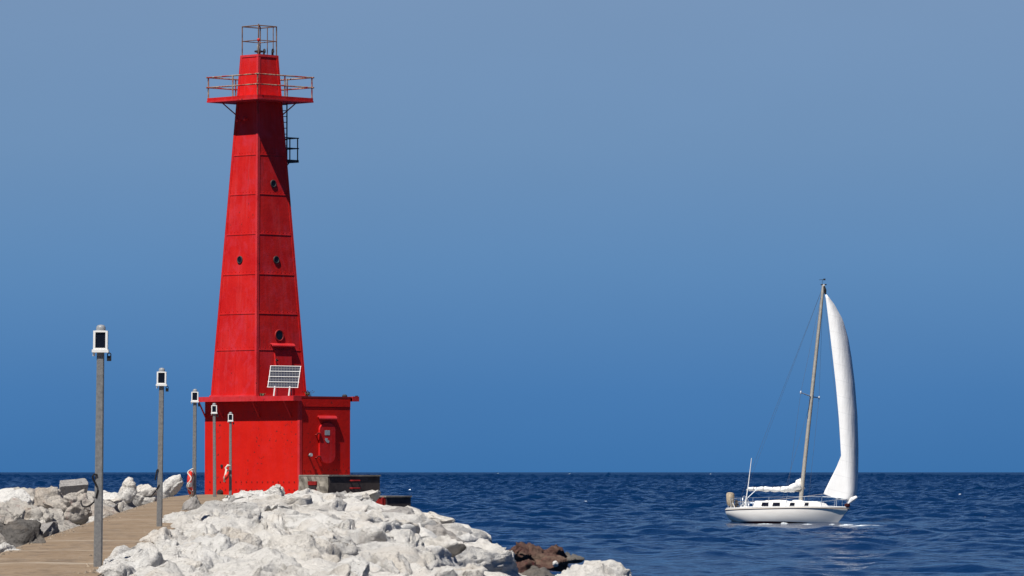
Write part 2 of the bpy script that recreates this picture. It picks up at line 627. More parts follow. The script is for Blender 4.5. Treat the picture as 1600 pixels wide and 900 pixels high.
def rock_mesh(name, seed, dims, mat, sub=5, cuts=12, keep=0.12, rough=1.0, tilt=None, cut_d=(0.52, 0.86), box=False):
    rg = np.random.RandomState(seed)
    dirs, f = sphere(sub)
    v = dirs.copy()
    if box:
        for ax in range(3):
            for sg in (-1, 1):
                n = np.array([rg.normal(0, .10) for _ in range(3)])
                n[ax] = sg
                n /= np.linalg.norm(n)
                ex = np.maximum(0, v @ n - rg.uniform(0.50, 0.60))
                v -= 0.97 * ex[:, None] * n
    for _ in range(cuts):
        n = rg.normal(size=3)
        n /= np.linalg.norm(n)
        d = rg.uniform(*cut_d)
        ex = np.maximum(0, v @ n - d)
        v -= (1 - keep) * ex[:, None] * n
    off = rg.uniform(0, 100, 3)
    v *= (1 + (0.08 if box else 0.22) * fbm(dirs * 1.25 + off, 2))[:, None]
    dims = np.array(dims, float)
    lo, hi = v.min(0), v.max(0)
    v = (v - (lo + hi) / 2) / (hi - lo) * dims
    nn = dirs / dims
    nn /= np.linalg.norm(nn, axis=1)[:, None]
    q = v + off
    sc = rough * min(1.0, float(np.median(dims)) / 1.1)
    rid = fbm(q / 0.42, 4, 0.55, True) - 0.6
    led = q[:, 2] / 0.16 + 1.2 * fbm(q / 0.6, 2)
    led = (led - np.floor(led))
    led = np.minimum(led / 0.75, (1 - led) / 0.25)                  # worn bedding ledges
    patch = np.clip(3 * fbm(q / 0.9 + 31.7, 2), 0, 1)
    fr = fracture((q + 0.06 * np.stack([fbm(q / 0.4 + 9, 2), fbm(q / 0.4 + 19, 2), fbm(q / 0.4 + 29, 2)], 1)) / np.array([0.42, 0.55, 0.30]), seed)
    v = v + nn * sc * (0.09 * fr + 0.07 * fbm(q / 0.75, 3) + 0.040 * rid + 0.055 * patch * (led - 0.5) + 0.044 * fbm(q / 0.15, 4, 0.68))[:, None]
    if tilt:
        mt = np.array(Matrix.Rotation(tilt[1], 3, 'Y') @ Matrix.Rotation(tilt[0], 3, 'X') @ Matrix.Rotation(tilt[2], 3, 'Z'))
        v = v @ mt.T
    return np_mesh(name, v, f, mat)


_seed = [100]
# boulders of the heaps that lie wholly behind others
BURIED = {102, 103, 105, 106, 108, 109, 111, 112, 114, 115, 117, 120, 122, 123, 127, 128, 130, 133, 135, 136, 142, 143, 149, 150, 152, 158, 160, 166, 168, 174, 176, 184,
186, 190, 193, 198, 200, 202, 208, 209, 218, 220, 224, 225, 230, 231, 233, 234, 241, 242, 244, 248, 251, 252, 258, 263, 265, 266, 269, 270, 277, 280, 283, 284,
290, 291, 298, 299, 301, 302, 305, 306, 308, 309, 311, 312, 314, 315, 317, 318, 325, 326, 330, 331, 334, 335, 337, 338, 340, 341, 343, 344, 347, 349, 351, 352,
354, 355, 357, 358, 360, 362, 364, 365, 367, 368, 371, 372, 374, 375, 378, 379, 382, 383, 385, 387, 389, 390, 392, 393, 396, 397, 400, 401, 405, 406, 408, 409,
411, 412, 414, 415, 417, 418, 420, 422, 424, 425, 428, 429, 431, 432, 434, 435, 437, 438, 440, 441, 443, 444, 446, 447, 449, 450}


def boulder(x, D, ztop, w, l, h, mat, label, group=None, cat='boulder', name='boulder', **kw):
    _seed[0] += 1
    if group and _seed[0] in BURIED:
        return None
    me = rock_mesh(name, kw.pop('seed', _seed[0]), (w, l, h), M[mat], **kw)
    zs = max(v.co.z for v in me.vertices)
    o = bpy.data.objects.new(name, me)
    COL.objects.link(o)
    o.location = (x, D, ztop - zs)
    tag(o, label, cat, group)
    return o


# ------------------------------------------------------------------ pier line
def drop(D):
    return float(np.interp(D, [20, 40, 57, 87, 117, 148, 176, 200], [1.14, 1.10, 1.06, 0.935, 0.83, 0.735, 0.80, 0.82]))


def line_x(D):
    """right edge of the path, where the lamp posts stand"""
    return -4.6 - 0.0416 * (D - 57)


PATH_W = 1.55
Ds = [0, 20, 40, 57, 72, 87, 102, 117, 132, 148, 162, 177.5]
mb = MB()
rows = []
for D in Ds:
    z = CAM_Z - drop(D)
    rows.append([(line_x(D) - PATH_W, D, z), (line_x(D) - PATH_W * 0.5, D, z + 0.015), (line_x(D) + 0.16, D, z)])
mb.grid(rows)
tag(mb.build('path', M['path'], smooth='all'), kind='structure')
mb = MB()
for D0, D1 in zip(Ds[:-1], Ds[1:]):
    z0, z1 = CAM_Z - drop(D0) - 0.01, CAM_Z - drop(D1) - 0.01
    xa0, xb0, xa1, xb1 = line_x(D0) - PATH_W - 0.02, line_x(D0) + 0.18, line_x(D1) - PATH_W - 0.02, line_x(D1) + 0.18
    mb.hexa([(xa0, D0, -1.5), (xb0, D0, -1.5), (xb1, D1, -1.5), (xa1, D1, -1.5), (xa0, D0, z0), (xb0, D0, z0), (xb1, D1, z1), (xa1, D1, z1)])

# ------------------------------------------------------------------ lighthouse frame
P0 = at(468, 775, 174.0)
Z0 = 2.24
ROOT = Matrix.Translation((P0.x, P0.y, 0)) @ Matrix.Rotation(R(45), 4, 'Z')   # local x = along the right wall, y = along the left wall


def L(px, py, D=175.0):
    return ROOT.inverted() @ at(px, py, D)


def zy(py, D=175.5):
    return at(403, py, D).z


# pier head under the lighthouse (local box turned into world)
q = [ROOT @ Vector(p) for p in [(-0.9, -1.4, -1.5), (3.0, -1.4, -1.5), (3.0, 7.0, -1.5), (-0.9, 7.0, -1.5), (-0.9, -1.4, Z0 - .01), (3.0, -1.4, Z0 - .01), (3.0, 7.0, Z0 - .01), (-0.9, 7.0, Z0 - .01)]]
mb.hexa(q)
tag(mb.build('pier', M['conc_top']), kind='structure')

UL, VL = 4.84, 2.354          # wall lengths: left wall along y, right wall along x
ZR = zy(619.5, 175)           # roof level
lh = empty('lighthouse', (P0.x, P0.y, 0), R(45))
tag(lh, 'tall red tapering lighthouse tower on a flat roofed red base at the pier end', 'lighthouse')

# base walls
b = MB()
b.box(0, VL, 0, UL, Z0 - 0.3, ZR - 0.06)
# corner angle trim
b.box(-0.012, 0.10, -0.012, -0.0, Z0, ZR - 0.08, 1)
b.box(-0.012, 0.0, 0.0, 0.09, Z0, ZR - 0.08, 1)
b.box(-0.010, VL + 0.005, -0.006, -0.0, ZR - 0.42, ZR - 0.385, 0)
# head flashing strip of the right wall
b.box(0.1, VL, -0.015, 0.0, ZR - 0.35, ZR - 0.02)
# rivet rows on the left wall
for z_ in (2.78, 2.52):
    for k in range(17):
        y_ = 0.25 + k * 0.27
        b.disc((-0.0, y_, z_), (-1, 0, 0), (0, 0, 1), 0.026, 0.016, 8, 2)
for k in range(8):
    b.disc((0.2 + k * 0.28, -0.0, 3.18), (0, -1, 0), (0, 0, 1), 0.022, 0.014, 8, 2)
b.build('base_wall', [M['red_wall'], M['red_trim'], M['red_dark']], lh)
# roof
b = MB()
b.box(0.0 - 0.004, VL + 0.004, -0.02, UL + 0.02, ZR - 0.06, ZR)
b.build('roof', M['red_dark'], lh)
# walkways with fascia along both long sides
for x0, x1 in ((-0.38, -0.006), (VL + 0.006, VL + 0.33)):
    b = MB()
    zt = ZR + 0.01
    b.box(x0 + 0.02, x1, -0.09, UL + 0.14, zt - 0.05, zt - 0.01, 1)
    xo = x0 if x0 < 0 else x1
    s_ = 0.02 if x0 < 0 else -0.02
    b.box(min(xo, xo + s_), max(xo, xo + s_), -0.1, UL + 0.15, zt - 0.17, zt, 0)
    b.box(x0 + 0.02, x1, -0.1, -0.085, zt - 0.17, zt, 0)
    b.box(x0 + 0.02, x1, UL + 0.135, UL + 0.15, zt - 0.17, zt, 0)
    w = b.build('roof_walkway', [M['red_trim'], M['red_dark']], lh)
    for y_ in (0.42, 2.02, 3.9, 4.78):
        c = MB()
        if x0 < 0:
            c.tube([(-0.35, y_, zt - 0.16), (-0.01, y_, zt - 0.72)], 0.028, 6)
            c.tube([(-0.35, y_, zt - 0.09), (-0.01, y_, zt - 0.09)], 0.022, 6)
        else:
            c.tube([(VL + 0.29, y_ * 0.9 + 0.1, zt - 0.16), (VL + 0.01, y_ * 0.9 + 0.1, zt - 0.66)], 0.03, 6)
        c.build('bracket', M['red_dark'] if x0 > 0 else M['red'], lh)
b = MB()
b.lathe((VL - 0.12, 0.15, ZR), [(0.09, 0), (0.09, 0.04), (0.05, 0.08)], 10)
b.build('roof_vent', M['dark_metal'], lh)
b = MB()
b.lathe((VL + 0.25, -0.05, ZR + 0.01), [(0.05, 0), (0.05, 0.03)], 8)
b.build('roof_vent', M['dark_metal'], lh)

# shaft
HB = 2.33 / 2
XC = 0.012 + HB
YC = 2.203 + HB
ZT = zy(85, 176.5)
HT = 0.905 / 2


def hw(z):
    return HB + (HT - HB) * (z - ZR) / (ZT - ZR)


b = MB()
ring = lambda z, e=0.0: [(XC - hw(z) - e, YC - hw(z) - e, z), (XC + hw(z) + e, YC - hw(z) - e, z), (XC + hw(z) + e, YC + hw(z) + e, z), (XC - hw(z) - e, YC + hw(z) + e, z)]
b.hexa(ring(ZR - 0.05) + ring(ZT))
seams = [238, 300, 363, 426, 488, 545]
for y_ in seams:
    z = zy(y_)
    b.hexa(ring(z - 0.035, 0.012) + ring(z + 0.035, 0.007), 0)
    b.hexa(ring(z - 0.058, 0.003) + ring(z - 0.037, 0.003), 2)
    # bolt heads along the seam
    for k in range(9):
        tt = -0.85 + 1.7 * k / 8
        h = hw(z)
        b.disc((XC - h, YC + tt * h, z + 0.06), (-1, 0, 0), (0, 0, 1), 0.016, 0.012, 6, 0)
        b.disc((XC + tt * h, YC - h, z + 0.06), (0, -1, 0), (0, 0, 1), 0.016, 0.012, 6, 0)
b.hexa(ring(ZR + 0.012, 0.05) + ring(ZR + 0.07, 0.045), 1)
# corner angles
W = 0.085
for sx, sy in ((-1, -1), (1, -1), (1, 1), (-1, 1)):
    for (ax, ay) in ((1, 0), (0, 1)):
        c = []
        for z in (ZR + 0.07, ZT - 0.0):
            h = hw(z)
            X, Y = XC + sx * h, YC + sy * h
            e = 0.014
            if ax:   # strip lying on the y-face
                pts = [(X + sx * e, Y + sy * e), (X - sx * W, Y + sy * e), (X - sx * W, Y - sy * 0.004), (X + sx * e, Y - sy * 0.004)]
            else:
                pts = [(X + sx * e, Y + sy * (e + 0.002)), (X + sx * e, Y - sy * W), (X - sx * 0.004, Y - sy * W), (X - sx * 0.004, Y + sy * (e + 0.002))]
            c += [(p[0], p[1], z) for p in pts]
        b.hexa(c, 1 if (sx, sy) == (-1, -1) else 0)
# vertical plate joint on the lowest panels
for (dx, dy) in ((-1, 0), (0, -1)):
    z0_, z1_ = ZR + 0.1, zy(547)
    c = []
    for z in (z0_, z1_):
        h = hw(z)
        if dx:
            c += [(XC - h - 0.008, YC - 0.02, z), (XC - h + 0.01, YC - 0.02, z), (XC - h + 0.01, YC + 0.02, z), (XC - h - 0.008, YC + 0.02, z)]
    if c:
        b.hexa(c, 0)
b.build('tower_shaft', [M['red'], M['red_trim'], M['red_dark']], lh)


def face(side, t, z, off=0.0):
    """point on a tower face; side 'L' (sunny, -x) or 'R' (-y)"""
    h = hw(z)
    return Vector((XC - h - off, YC + t * h, z)) if side == 'L' else Vector((XC + t * h, YC - h - off, z))


NL, NR = Vector((-1, 0, 0.05)), Vector((0, -1, 0.05))
for side, py, rr in (('R', 284, 0.115), ('L', 404, 0.115), ('R', 404, 0.115), ('R', 523, 0.185)):
    z = zy(py)
    n = NL if side == 'L' else NR
    b = MB()
    b.ring(face(side, 0, z, 0.012), n, (0, 0, 1), rr, 0.026, 24, 8)
    p_ = b.build('porthole', M['dark_metal'] if rr < 0.15 else M['red_dark'], lh, smooth=True)
    b = MB()
    b.disc(face(side, 0, z, 0.004), n, (0, 0, 1), rr, 0.014, 24)
    b.build('glass', M['glass_dark'], p_)
for t_, py in ((0.62, 183), (-0.05, 182)):
    z = zy(py)
    b = MB()
    c = face('L', t_, z, 0.0)
    b.tube([c, c + Vector((-0.10, 0, 0.0))], [0.03, 0.03], 8)
    b.lathe(c + Vector((-0.13, 0, 0)), [(0.02, -0.065), (0.055, -0.04), (0.065, 0), (0.055, 0.04), (0.02, 0.06)], 10)
    b.build('bulkhead_light', M['red_trim'], lh, smooth=True)
# upper door with hood
z1 = zy(545)
zb = ZR + 0.05
b = MB()
for z0_, z1_, x0, x1, e0, m in ((zb, z1 - 0.02, -0.36, 0.40, 0.05, 0),):
    c = []
    for z in (z0_, z1_):
        h = hw(z)
        c += [(XC + x0 + 0.1, YC - h - e0, z), (XC + x1 + 0.1, YC - h - e0, z), (XC + x1 + 0.1, YC - h + 0.01, z), (XC + x0 + 0.1, YC - h + 0.01, z)]
    b.hexa(c, m)
ud = b.build('upper_door', M['red'], lh)
b = MB()
z_ = zy(563)
yy = YC - hw(z_)
b.tube([(XC - 0.24, yy - 0.05, z_), (XC - 0.24, yy - 0.16, z_), (XC - 0.36, yy - 0.18, z_ + 0.05)], 0.022, 6)
b.build('handle', M['dark_metal'], ud)
b = MB()
zt = zy(537)
yf = YC - hw(zt)
prof = [(yf + 0.02, zt + 0.04), (yf - 0.06, zt + 0.025), (yf - 0.12, zt - 0.04), (yf - 0.12, zt - 0.08), (yf - 0.06, zt - 0.01), (yf + 0.02, zt + 0.01)]
b.prism([(XC - 0.42, y_, z_) for y_, z_ in prof], (1.06, 0, 0))
b.build('door_hood', M['red_trim'], lh)

# gallery
zg = zy(153.5, 176.5)
G = 1.30
gx = XC + 0.04
b = MB()
b.box(gx - G, gx + G, YC - G, YC + G, zg - 0.045, zg + 0.055, 0)
b.box(gx - G - 0.012, gx + G + 0.012, YC - G - 0.012, YC + G + 0.012, zg - 0.10, zg - 0.046, 1)
b.build('gallery_deck', [M['red'], M['red_trim']], lh)
b = MB()
GR_ = G - 0.03
cs = [(gx - GR_, YC - GR_), (gx + GR_, YC - GR_), (gx + GR_, YC + GR_), (gx - GR_, YC + GR_)]
for zo in (0.37, 0.72):
    for k in range(4):
        a, c = Vector((*cs[k], zg + 0.05 + zo)), Vector((*cs[(k + 1) % 4], zg + 0.05 + zo))
        d = (c - a).normalized() * 0.09
        b.tube([a - d, c + d], 0.027, 6)
for k in range(4):
    a, c = Vector((*cs[k], 0)), Vector((*cs[(k + 1) % 4], 0))
    for t_ in (0.0, 0.5):
        p = a.lerp(c, t_) + (Vector((0, 0, 0)))
        b.tube([(p.x, p.y, zg + 0.05), (p.x, p.y, zg + 0.05 + 0.735)], 0.026, 6)
b.build('gallery_railing', M['rail'], lh, smooth=True)
for sx, sy in ((-1, -1), (1, -1), (1, 1), (-1, 1)):
    b = MB()
    z = zg - 0.1
    z2 = z - 0.42
    h = hw(z2)
    b.tube([(XC + sx * (h + 0.34), YC + sy * (h + 0.34), z), (XC + sx * h, YC + sy * h, z2)], 0.024, 6)
    b.build('gallery_brace', M['red_dark'], lh)

# top slab and cage
b = MB()
b.hexa(ring(ZT - 0.06, 0.018) + ring(ZT + 0.02, 0.018))
b.build('tower_cap', M['red_trim'], lh)
C = 0.42
ztop = zy(39, 176.5)
zmid = zy(62, 176.5)
b = MB()
cs = [(XC - C, YC - C), (XC + C, YC - C), (XC + C, YC + C), (XC - C, YC + C)]
for k in range(4):
    a, c = cs[k], cs[(k + 1) % 4]
    b.tube([(*a, ztop), (*c, ztop)], 0.021, 6)
    b.tube([(*a, zmid), (*c, zmid)], 0.017, 6)
    b.tube([(*a, ZT), (*a, ztop + 0.01)], 0.021, 6)
for tx, ty in ((XC + C, YC + 0.05), (XC + C, YC - 0.25)):
    b.tube([(tx, ty, ZT), (tx, ty, ztop)], 0.016, 6)
b.tube([(XC - C, YC - C, ztop + 0.035), (XC - 0.1, YC - 0.1, ztop + 0.04), (XC + C, YC + C, ztop + 0.02)], 0.024, 6)
b.build('top_cage', M['cage'], lh, smooth=True)
b = MB()
b.lathe((XC - 0.05, YC - 0.02, ZT), [(0.13, 0.0), (0.13, 0.03), (0.05, 0.06), (0.05, 0.11), (0.15, 0.13), (0.15, 0.18), (0.06, 0.2)], 14)
ln = b.build('lantern', M['dark_metal'], lh, smooth=True)
b = MB()
b.lathe((XC - 0.05, YC - 0.02, ZT), [(0.055, 0.2), (0.065, 0.24), (0.065, 0.36), (0.03, 0.41)], 12)
b.build('lens', M['cap_grey'], ln, smooth=True)
b = MB()
b.lathe((XC - C, YC - C, zmid - 0.05), [(0.03, 0), (0.05, 0.03), (0.05, 0.08), (0.03, 0.11)], 10)
b.build('marker_lamp', M['orange_red'], lh, smooth=True)
for x_, y_ in ((0.16, -0.02), (0.33, -0.27)):
    b = MB()
    pts = []
    for k in range(9):
        a = math.pi * k / 8
        pts.append((XC + x_ + 0.06 * math.cos(a) * 0.7, YC + y_ - 0.06 + 0.07 * math.cos(a), ZT + 0.12 + 0.11 * math.sin(a)))
    pts = [(pts[0][0], pts[0][1], ZT)] + pts
    b.tube(pts, 0.035, 8)
    b.build('gooseneck_vent', M['dark_metal'], lh, smooth=True)

# ladder and small landing on the back right face
zl = zy(247.5, 176.5)
hx = XC + hw(zl)
b = MB()
for u in (-0.36, -0.06):
    b.tube([(XC + 0.97, YC + u, zl), (XC + 0.97, YC + u, zg - 0.05)], 0.024, 6)
for k in range(10):
    z = zl + 0.1 + k * 0.205
    b.tube([(XC + 0.97, YC - 0.36, z), (XC + 0.97, YC - 0.06, z)], 0.014, 5)
b.build('ladder', M['dark_metal'], lh)
b = MB()
b.box(hx - 0.02, XC + 1.48, YC - 0.42, YC + 0.42, zl - 0.06, zl + 0.03)
ld = b.build('landing', M['dark_metal'], lh)
b = MB()
x1 = XC + 1.44
for y_ in (-0.4, 0.0, 0.4):
    b.tube([(x1, YC + y_, zl), (x1, YC + y_, zl + 0.8)], 0.022, 6)
for zo in (0.43, 0.79):
    b.tube([(hx - 0.1, YC - 0.4, zl + zo), (x1 + 0.05, YC - 0.4, zl + zo)], 0.022, 6)
    b.tube([(x1, YC - 0.42, zl + zo), (x1, YC + 0.42, zl + zo)], 0.022, 6)
    b.tube([(hx - 0.1, YC + 0.4, zl + zo), (x1 + 0.05, YC + 0.4, zl + zo)], 0.022, 6)
b.build('landing_rail', M['dark_metal'], ld)
for y_ in (-0.3, 0.3):
    b = MB()
    b.tube([(XC + 1.15, YC + y_, zl - 0.05), (XC + hw(zl - 0.5), YC + y_, zl - 0.5)], 0.022, 6)
    b.build('landing_brace', M['dark_metal'], ld)

# lower door on the right wall
dx0 = 1.235
zA, zB = zy(724, 174.6), zy(660, 174.6)
b = MB()
wd = 0.36
poly = []
n = 8
for k in range(n + 1):
    a = math.pi * k / n
    poly.append((dx0 + wd * math.cos(a), zB - 0.25 + 0.25 * math.sin(a)))
for k in range(n + 1):
    a = math.pi + math.pi * k / n
    poly.append((dx0 + wd * math.cos(a), zA + 0.25 + 0.25 * math.sin(a)))
b.prism([(x_, -0.07, z_) for x_, z_ in poly], (0, 0.08, 0))
dr = b.build('steel_door', M['red'], lh)
for z_ in (zy(677, 174.6), zy(713, 174.6)):
    b = MB()
    b.tube([(dx0 - 0.34, -0.08, z_), (dx0 - 0.50, -0.08, z_)], 0.035, 6)
    b.tube([(dx0 - 0.49, -0.09, z_ - 0.05), (dx0 - 0.49, 0.0, z_ - 0.05)], 0.03, 6)
    b.build('latch', M['red_dark'], dr)
b = MB()
z_ = zy(676, 174.6)
b.box(dx0 - 0.13, dx0 + 0.10, -0.076, -0.071, z_ - 0.085, z_ + 0.085)
b.build('notice', M['sticker'], dr)
b = MB()
z_ = zy(688, 174.6)
b.prism([(dx0 - 0.12, -0.076, z_ + 0.08), (dx0 + 0.0, -0.076, z_ + 0.07), (dx0 + 0.0, -0.076, z_ + 0.01), (dx0 + 0.08, -0.076, z_ - 0.01), (dx0 + 0.06, -0.076, z_ - 0.09), (dx0 - 0.05, -0.076, z_ - 0.07), (dx0 - 0.12, -0.076, z_ + 0.0)], (0, 0.005, 0))
b.build('notice', M['sticker'], dr)
b = MB()
zh = zy(652.5, 174.4)
prof = [(0.02, zh + 0.07), (-0.06, zh + 0.06), (-0.105, zh - 0.02), (-0.105, zh - 0.055), (-0.05, zh + 0.02), (0.02, zh + 0.03)]
b.prism([(dx0 - 0.40, y_, z_) for y_, z_ in prof], (0.82, 0, 0))
b.build('door_hood', M['red_trim'], lh)
b = MB()
zk = zy(711, 174.2)
b.tube([(0.42, 0.0, zk - 0.02), (0.42, -0.09, zk - 0.02)], 0.035, 8, 0)
b.tube([(0.42, -0.08, zk + 0.0), (0.42, -0.14, zk + 0.01)], 0.062, 10, 1)
b.build('wall_valve', [M['dark_metal'], M['grey_metal']], lh, smooth=True)
b = MB()
b.disc((-0.0, 3.95, zy(728)), (-1, 0, 0), (0, 0, 1), 0.055, 0.03, 10)
b.build('wall_bolt', M['dark_metal'], lh)
b = MB()
b.disc((-0.0, 3.98, zy(770)), (-1, 0, 0), (0, 0, 1), 0.10, 0.12, 10)
b.build('wall_bolt', M['dark_metal'], lh)

# concrete stoop beside the door and the lower landing
ZS = zy(742, 173)
st = MB()
st.box(-0.02, VL - 0.02, -1.5, -0.015, Z0 - 1.0, ZS - 0.05, 0)
st.box(-0.05, VL + 0.0, -1.53, -0.012, ZS - 0.05, ZS, 1)
# broken facing, coloured paler to heighten the sunny side, with a bolted niche
o = st.build('concrete_stoop', [M['conc_dark'], M['conc_top']])
tag(o, 'dark concrete stoop below the oval red steel door', 'stoop')
o.location = (P0.x, P0.y, 0)
o.rotation_euler = (0, 0, R(45))
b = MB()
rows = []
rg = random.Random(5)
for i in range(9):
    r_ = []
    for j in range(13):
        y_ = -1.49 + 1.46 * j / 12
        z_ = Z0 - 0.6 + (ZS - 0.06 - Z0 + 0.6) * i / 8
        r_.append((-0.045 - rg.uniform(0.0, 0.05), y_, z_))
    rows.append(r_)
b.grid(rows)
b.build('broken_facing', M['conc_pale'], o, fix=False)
b = MB()
b.box(-0.13, -0.03, -0.95, -0.55, zy(758, 173), zy(752, 173), 0)
b.box(-0.115, -0.05, -0.93, -0.57, zy(765, 173), zy(758.1, 173), 1)
b.box(-0.13, -0.03, -0.97, -0.60, zy(768, 173), zy(765.1, 173), 0)
b.build('mooring_niche', [M['red_dark'], M['dark_metal']], o)
for py in (751, 763):
    b = MB()
    z_ = zy(py, 173.6)
    b.tube([(0.95, -1.5, z_), (0.95, -1.60, z_), (1.30, -1.60, z_), (1.30, -1.5, z_)], 0.03, 6)
    b.build('step_iron', M['dull_red'], o)
lo = MB()
zlow = zy(775, 172)
lo.box(1.83, 2.98, -2.35, -1.54, -1.0, zlow - 0.05, 0)
lo.box(1.80, 3.01, -2.38, -1.535, zlow - 0.05, zlow, 1)
o = lo.build('concrete_landing', [M['conc_dark'], M['conc_top']])
tag(o, 'low dark concrete landing block beyond the stoop, close to the water', 'landing block')
o.location = (P0.x, P0.y, 0)
o.rotation_euler = (0, 0, R(45))
b = MB()
b.box(1.76, 1.83, -2.33, -1.60, zlow - 0.45, zlow - 0.10)
b.build('red_fender', M['red_dark'], o)
b = MB()
b.tube([(1.78, -2.25, zlow - 0.08), (1.70, -2.28, zlow - 0.08), (1.70, -2.28, zlow - 0.7), (1.78, -2.25, zlow - 0.7)], 0.035, 6)
b.build('grab_rail', M['dull_red'], o)

# solar panel (free standing on the roof)
pc = at(444, 589, 174.9)
sp = empty('solar_panel', (pc.x, pc.y, ROOT.to_translation().z + ZR + 0.012), R(4))
tag(sp, 'white framed solar panel propped on the red base roof against the tower', 'solar panel')
zc = (at(444, 589, 174.9).z - (ZR + 0.012))
Wp, Hp, tl = 0.51, 0.40, R(24)
ct, st_ = math.cos(tl), math.sin(tl)
ROLL = R(1.0)


def pp(a, h, d=0.0):
    """panel plane: a across, h up the panel, d out of it"""
    return Vector((a + 0.055 * h / Hp, h * st_ - d * ct, zc + h * ct + d * st_ - a * 0.015))


b = MB()
ax, az, ay = (pp(1, 0) - pp(0, 0)), (pp(0, 1) - pp(0, 0)).normalized(), (pp(0, 0, 1) - pp(0, 0)).normalized()
for k in range(5):
    h = -Hp + 2 * Hp * k / 4
    b.obox(pp(0, h, 0.012), ax * (Wp + 0.02), ay * 0.018, az * 0.0085)
for a in (-Wp, Wp):
    b.obox(pp(a, 0, 0.010), ax * 0.010, ay * 0.018, (pp(0, Hp) - pp(0, 0)))
b.build('frame', M['white'], sp)
b = MB()
b.obox(pp(0, 0, 0.0), ax * Wp, ay * 0.008, (pp(0, Hp) - pp(0, 0)))
# the cell sheet carries its own upright texture frame
cs_ = b.build('cells', M['cells'], sp)
cs_.rotation_euler = (0, 0, 0)
for a in (-0.27, 0.24):
    b = MB()
    p1 = pp(a, -Hp, 0.0)
    b.tube([p1 + Vector((0.01, 0.0, 0.05)), (p1.x - 0.03, p1.y - 0.02, 0.0)], 0.028, 8)
    b.build('leg', M['white'], sp)
    b = MB()
    p2 = pp(a, Hp * 0.5, -0.02)
    b.tube([p2, (p2.x, p2.y + 0.25, 0.0)], 0.02, 6)
    b.build('rear_strut', M['grey_metal'], sp)

# weeds on the roof
def weed(px, py, D, n, hh, label):
    p = at(px, py, D)
    b = MB()
    rg = random.Random(px)
    for k in range(n):
        a = rg.uniform(0, 6.28)
        l = hh * rg.uniform(0.5, 1.0)
        t = Vector((math.cos(a) * rg.uniform(0.2, 0.9), math.sin(a) * 0.5, 1)).normalized()
        s = Vector((math.sin(a), -math.cos(a), 0)) * 0.012
        q = Vector((rg.uniform(-0.1, 0.1), rg.uniform(-0.05, 0.05), 0))
        m_ = q + t * l * 0.6 + Vector((0, 0, 0.02))
        e = q + t * l + Vector((math.cos(a), math.sin(a), 0)) * l * 0.3
        b.add([q - s, q + s, m_ + s * 1.4, m_ - s * 1.4, e], [(0, 1, 2, 3), (3, 2, 4)])
        for j in range(3):
            c = q.lerp(e, rg.uniform(0.5, 1))
            v1 = Vector((rg.uniform(-1, 1), rg.uniform(-1, 1), rg.uniform(-1, 1))) * 0.035
            v2 = Vector((rg.uniform(-1, 1), rg.uniform(-1, 1), rg.uniform(-1, 1))) * 0.025
            b.add([c, c + v1, c + v1 + v2, c + v2], [(0, 1, 2, 3)])
    o = b.build('weed_tuft', M['dry_weed'], None, fix=False)
    o.location = (p.x, p.y, ZR + 0.015)
    tag(o, label, 'plant')


weed(482, 619, 176.0, 16, 0.24, 'dry grey weed tuft on the roof beside the tower foot')
weed(408, 618, 174.9, 12, 0.13, 'low dark weeds on the roof at the near tower corner')

# ------------------------------------------------------------------ lamp posts along the path
HP = 2.70


def lamp_post(D, px, pyb, pyt, lean, label, first=False):
    bx = at(px, pyb, D)
    bz = min(bx.z, CAM_Z - drop(D))
    top = at(px, pyt, D).z
    H = top - bz
    o = empty('lamp_post', (bx.x, D, bz))
    o.rotation_euler = (0, R(lean), 0)
    tag(o, label, 'lamp post', 'lamp posts along the pier path')
    b = MB()
    hh = H - 0.285
    r0, r1 = 0.047, 0.040
    vs = []
    for z, r in ((-0.05, r0), (0.06, r0), (hh, r1)):
        c = r * 0.75
        vs.append([(-r, -c, z), (-c, -r, z), (c, -r, z), (r, -c, z), (r, c, z), (c, r, z), (-c, r, z), (-r, c, z)])
    f = []
    for i in range(2):
        for k in range(8):
            a, c = i * 8 + k, i * 8 + (k + 1) % 8
            f.append((a, c, c + 8, a + 8))
    f += [tuple(range(7, -1, -1)), tuple(range(16, 24))]
    b.add([p for r in vs for p in r], f)
    b.build('post', M['galv'], o)
    b = MB()
    b.box(-0.092, 0.092, -0.075, 0.075, hh - 0.02, hh + 0.012)
    b.disc((-0.075, 0, hh - 0.06), (0, 0, 1), (0, 1, 0), 0.013, 0.05, 8)
    b.build('base_plate', M['white'], o)
    b = MB()
    z0, z1 = hh + 0.012, hh + 0.222
    for x_ in (-0.068, 0.068):
        b.box(x_ - 0.012, x_ + 0.012, -0.062, 0.055, z0, z1)
    for z_ in (z0 + 0.008, z1 - 0.008):
        b.box(-0.056, 0.056, -0.062, 0.055, z_ - 0.010, z_ + 0.010)
    h_ = b.build('lamp_housing', M['white'], o)
    b = MB()
    b.box(-0.0555, 0.0555, -0.048, 0.045, z0 + 0.02, z1 - 0.02)
    b.build('glass', M['glass_dark'], h_)
    b = MB()
    b.lathe((0, 0, z1), [(0.052, 0.001), (0.054, 0.02), (0.050, 0.045), (0.036, 0.062), (0.012, 0.068)], 16)
    b.build('cap', M['cap_grey'], o, smooth=True)
    b = MB()
    b.ring((0.098, -0.03, hh - 0.045), (0, 1, 0), (0, 0, 1), 0.02, 0.006, 12, 6)
    b.box(0.074, 0.122, -0.045, -0.015, hh - 0.115, hh - 0.058)
    b.build('padlock', M['black'], o)
    return o, hh


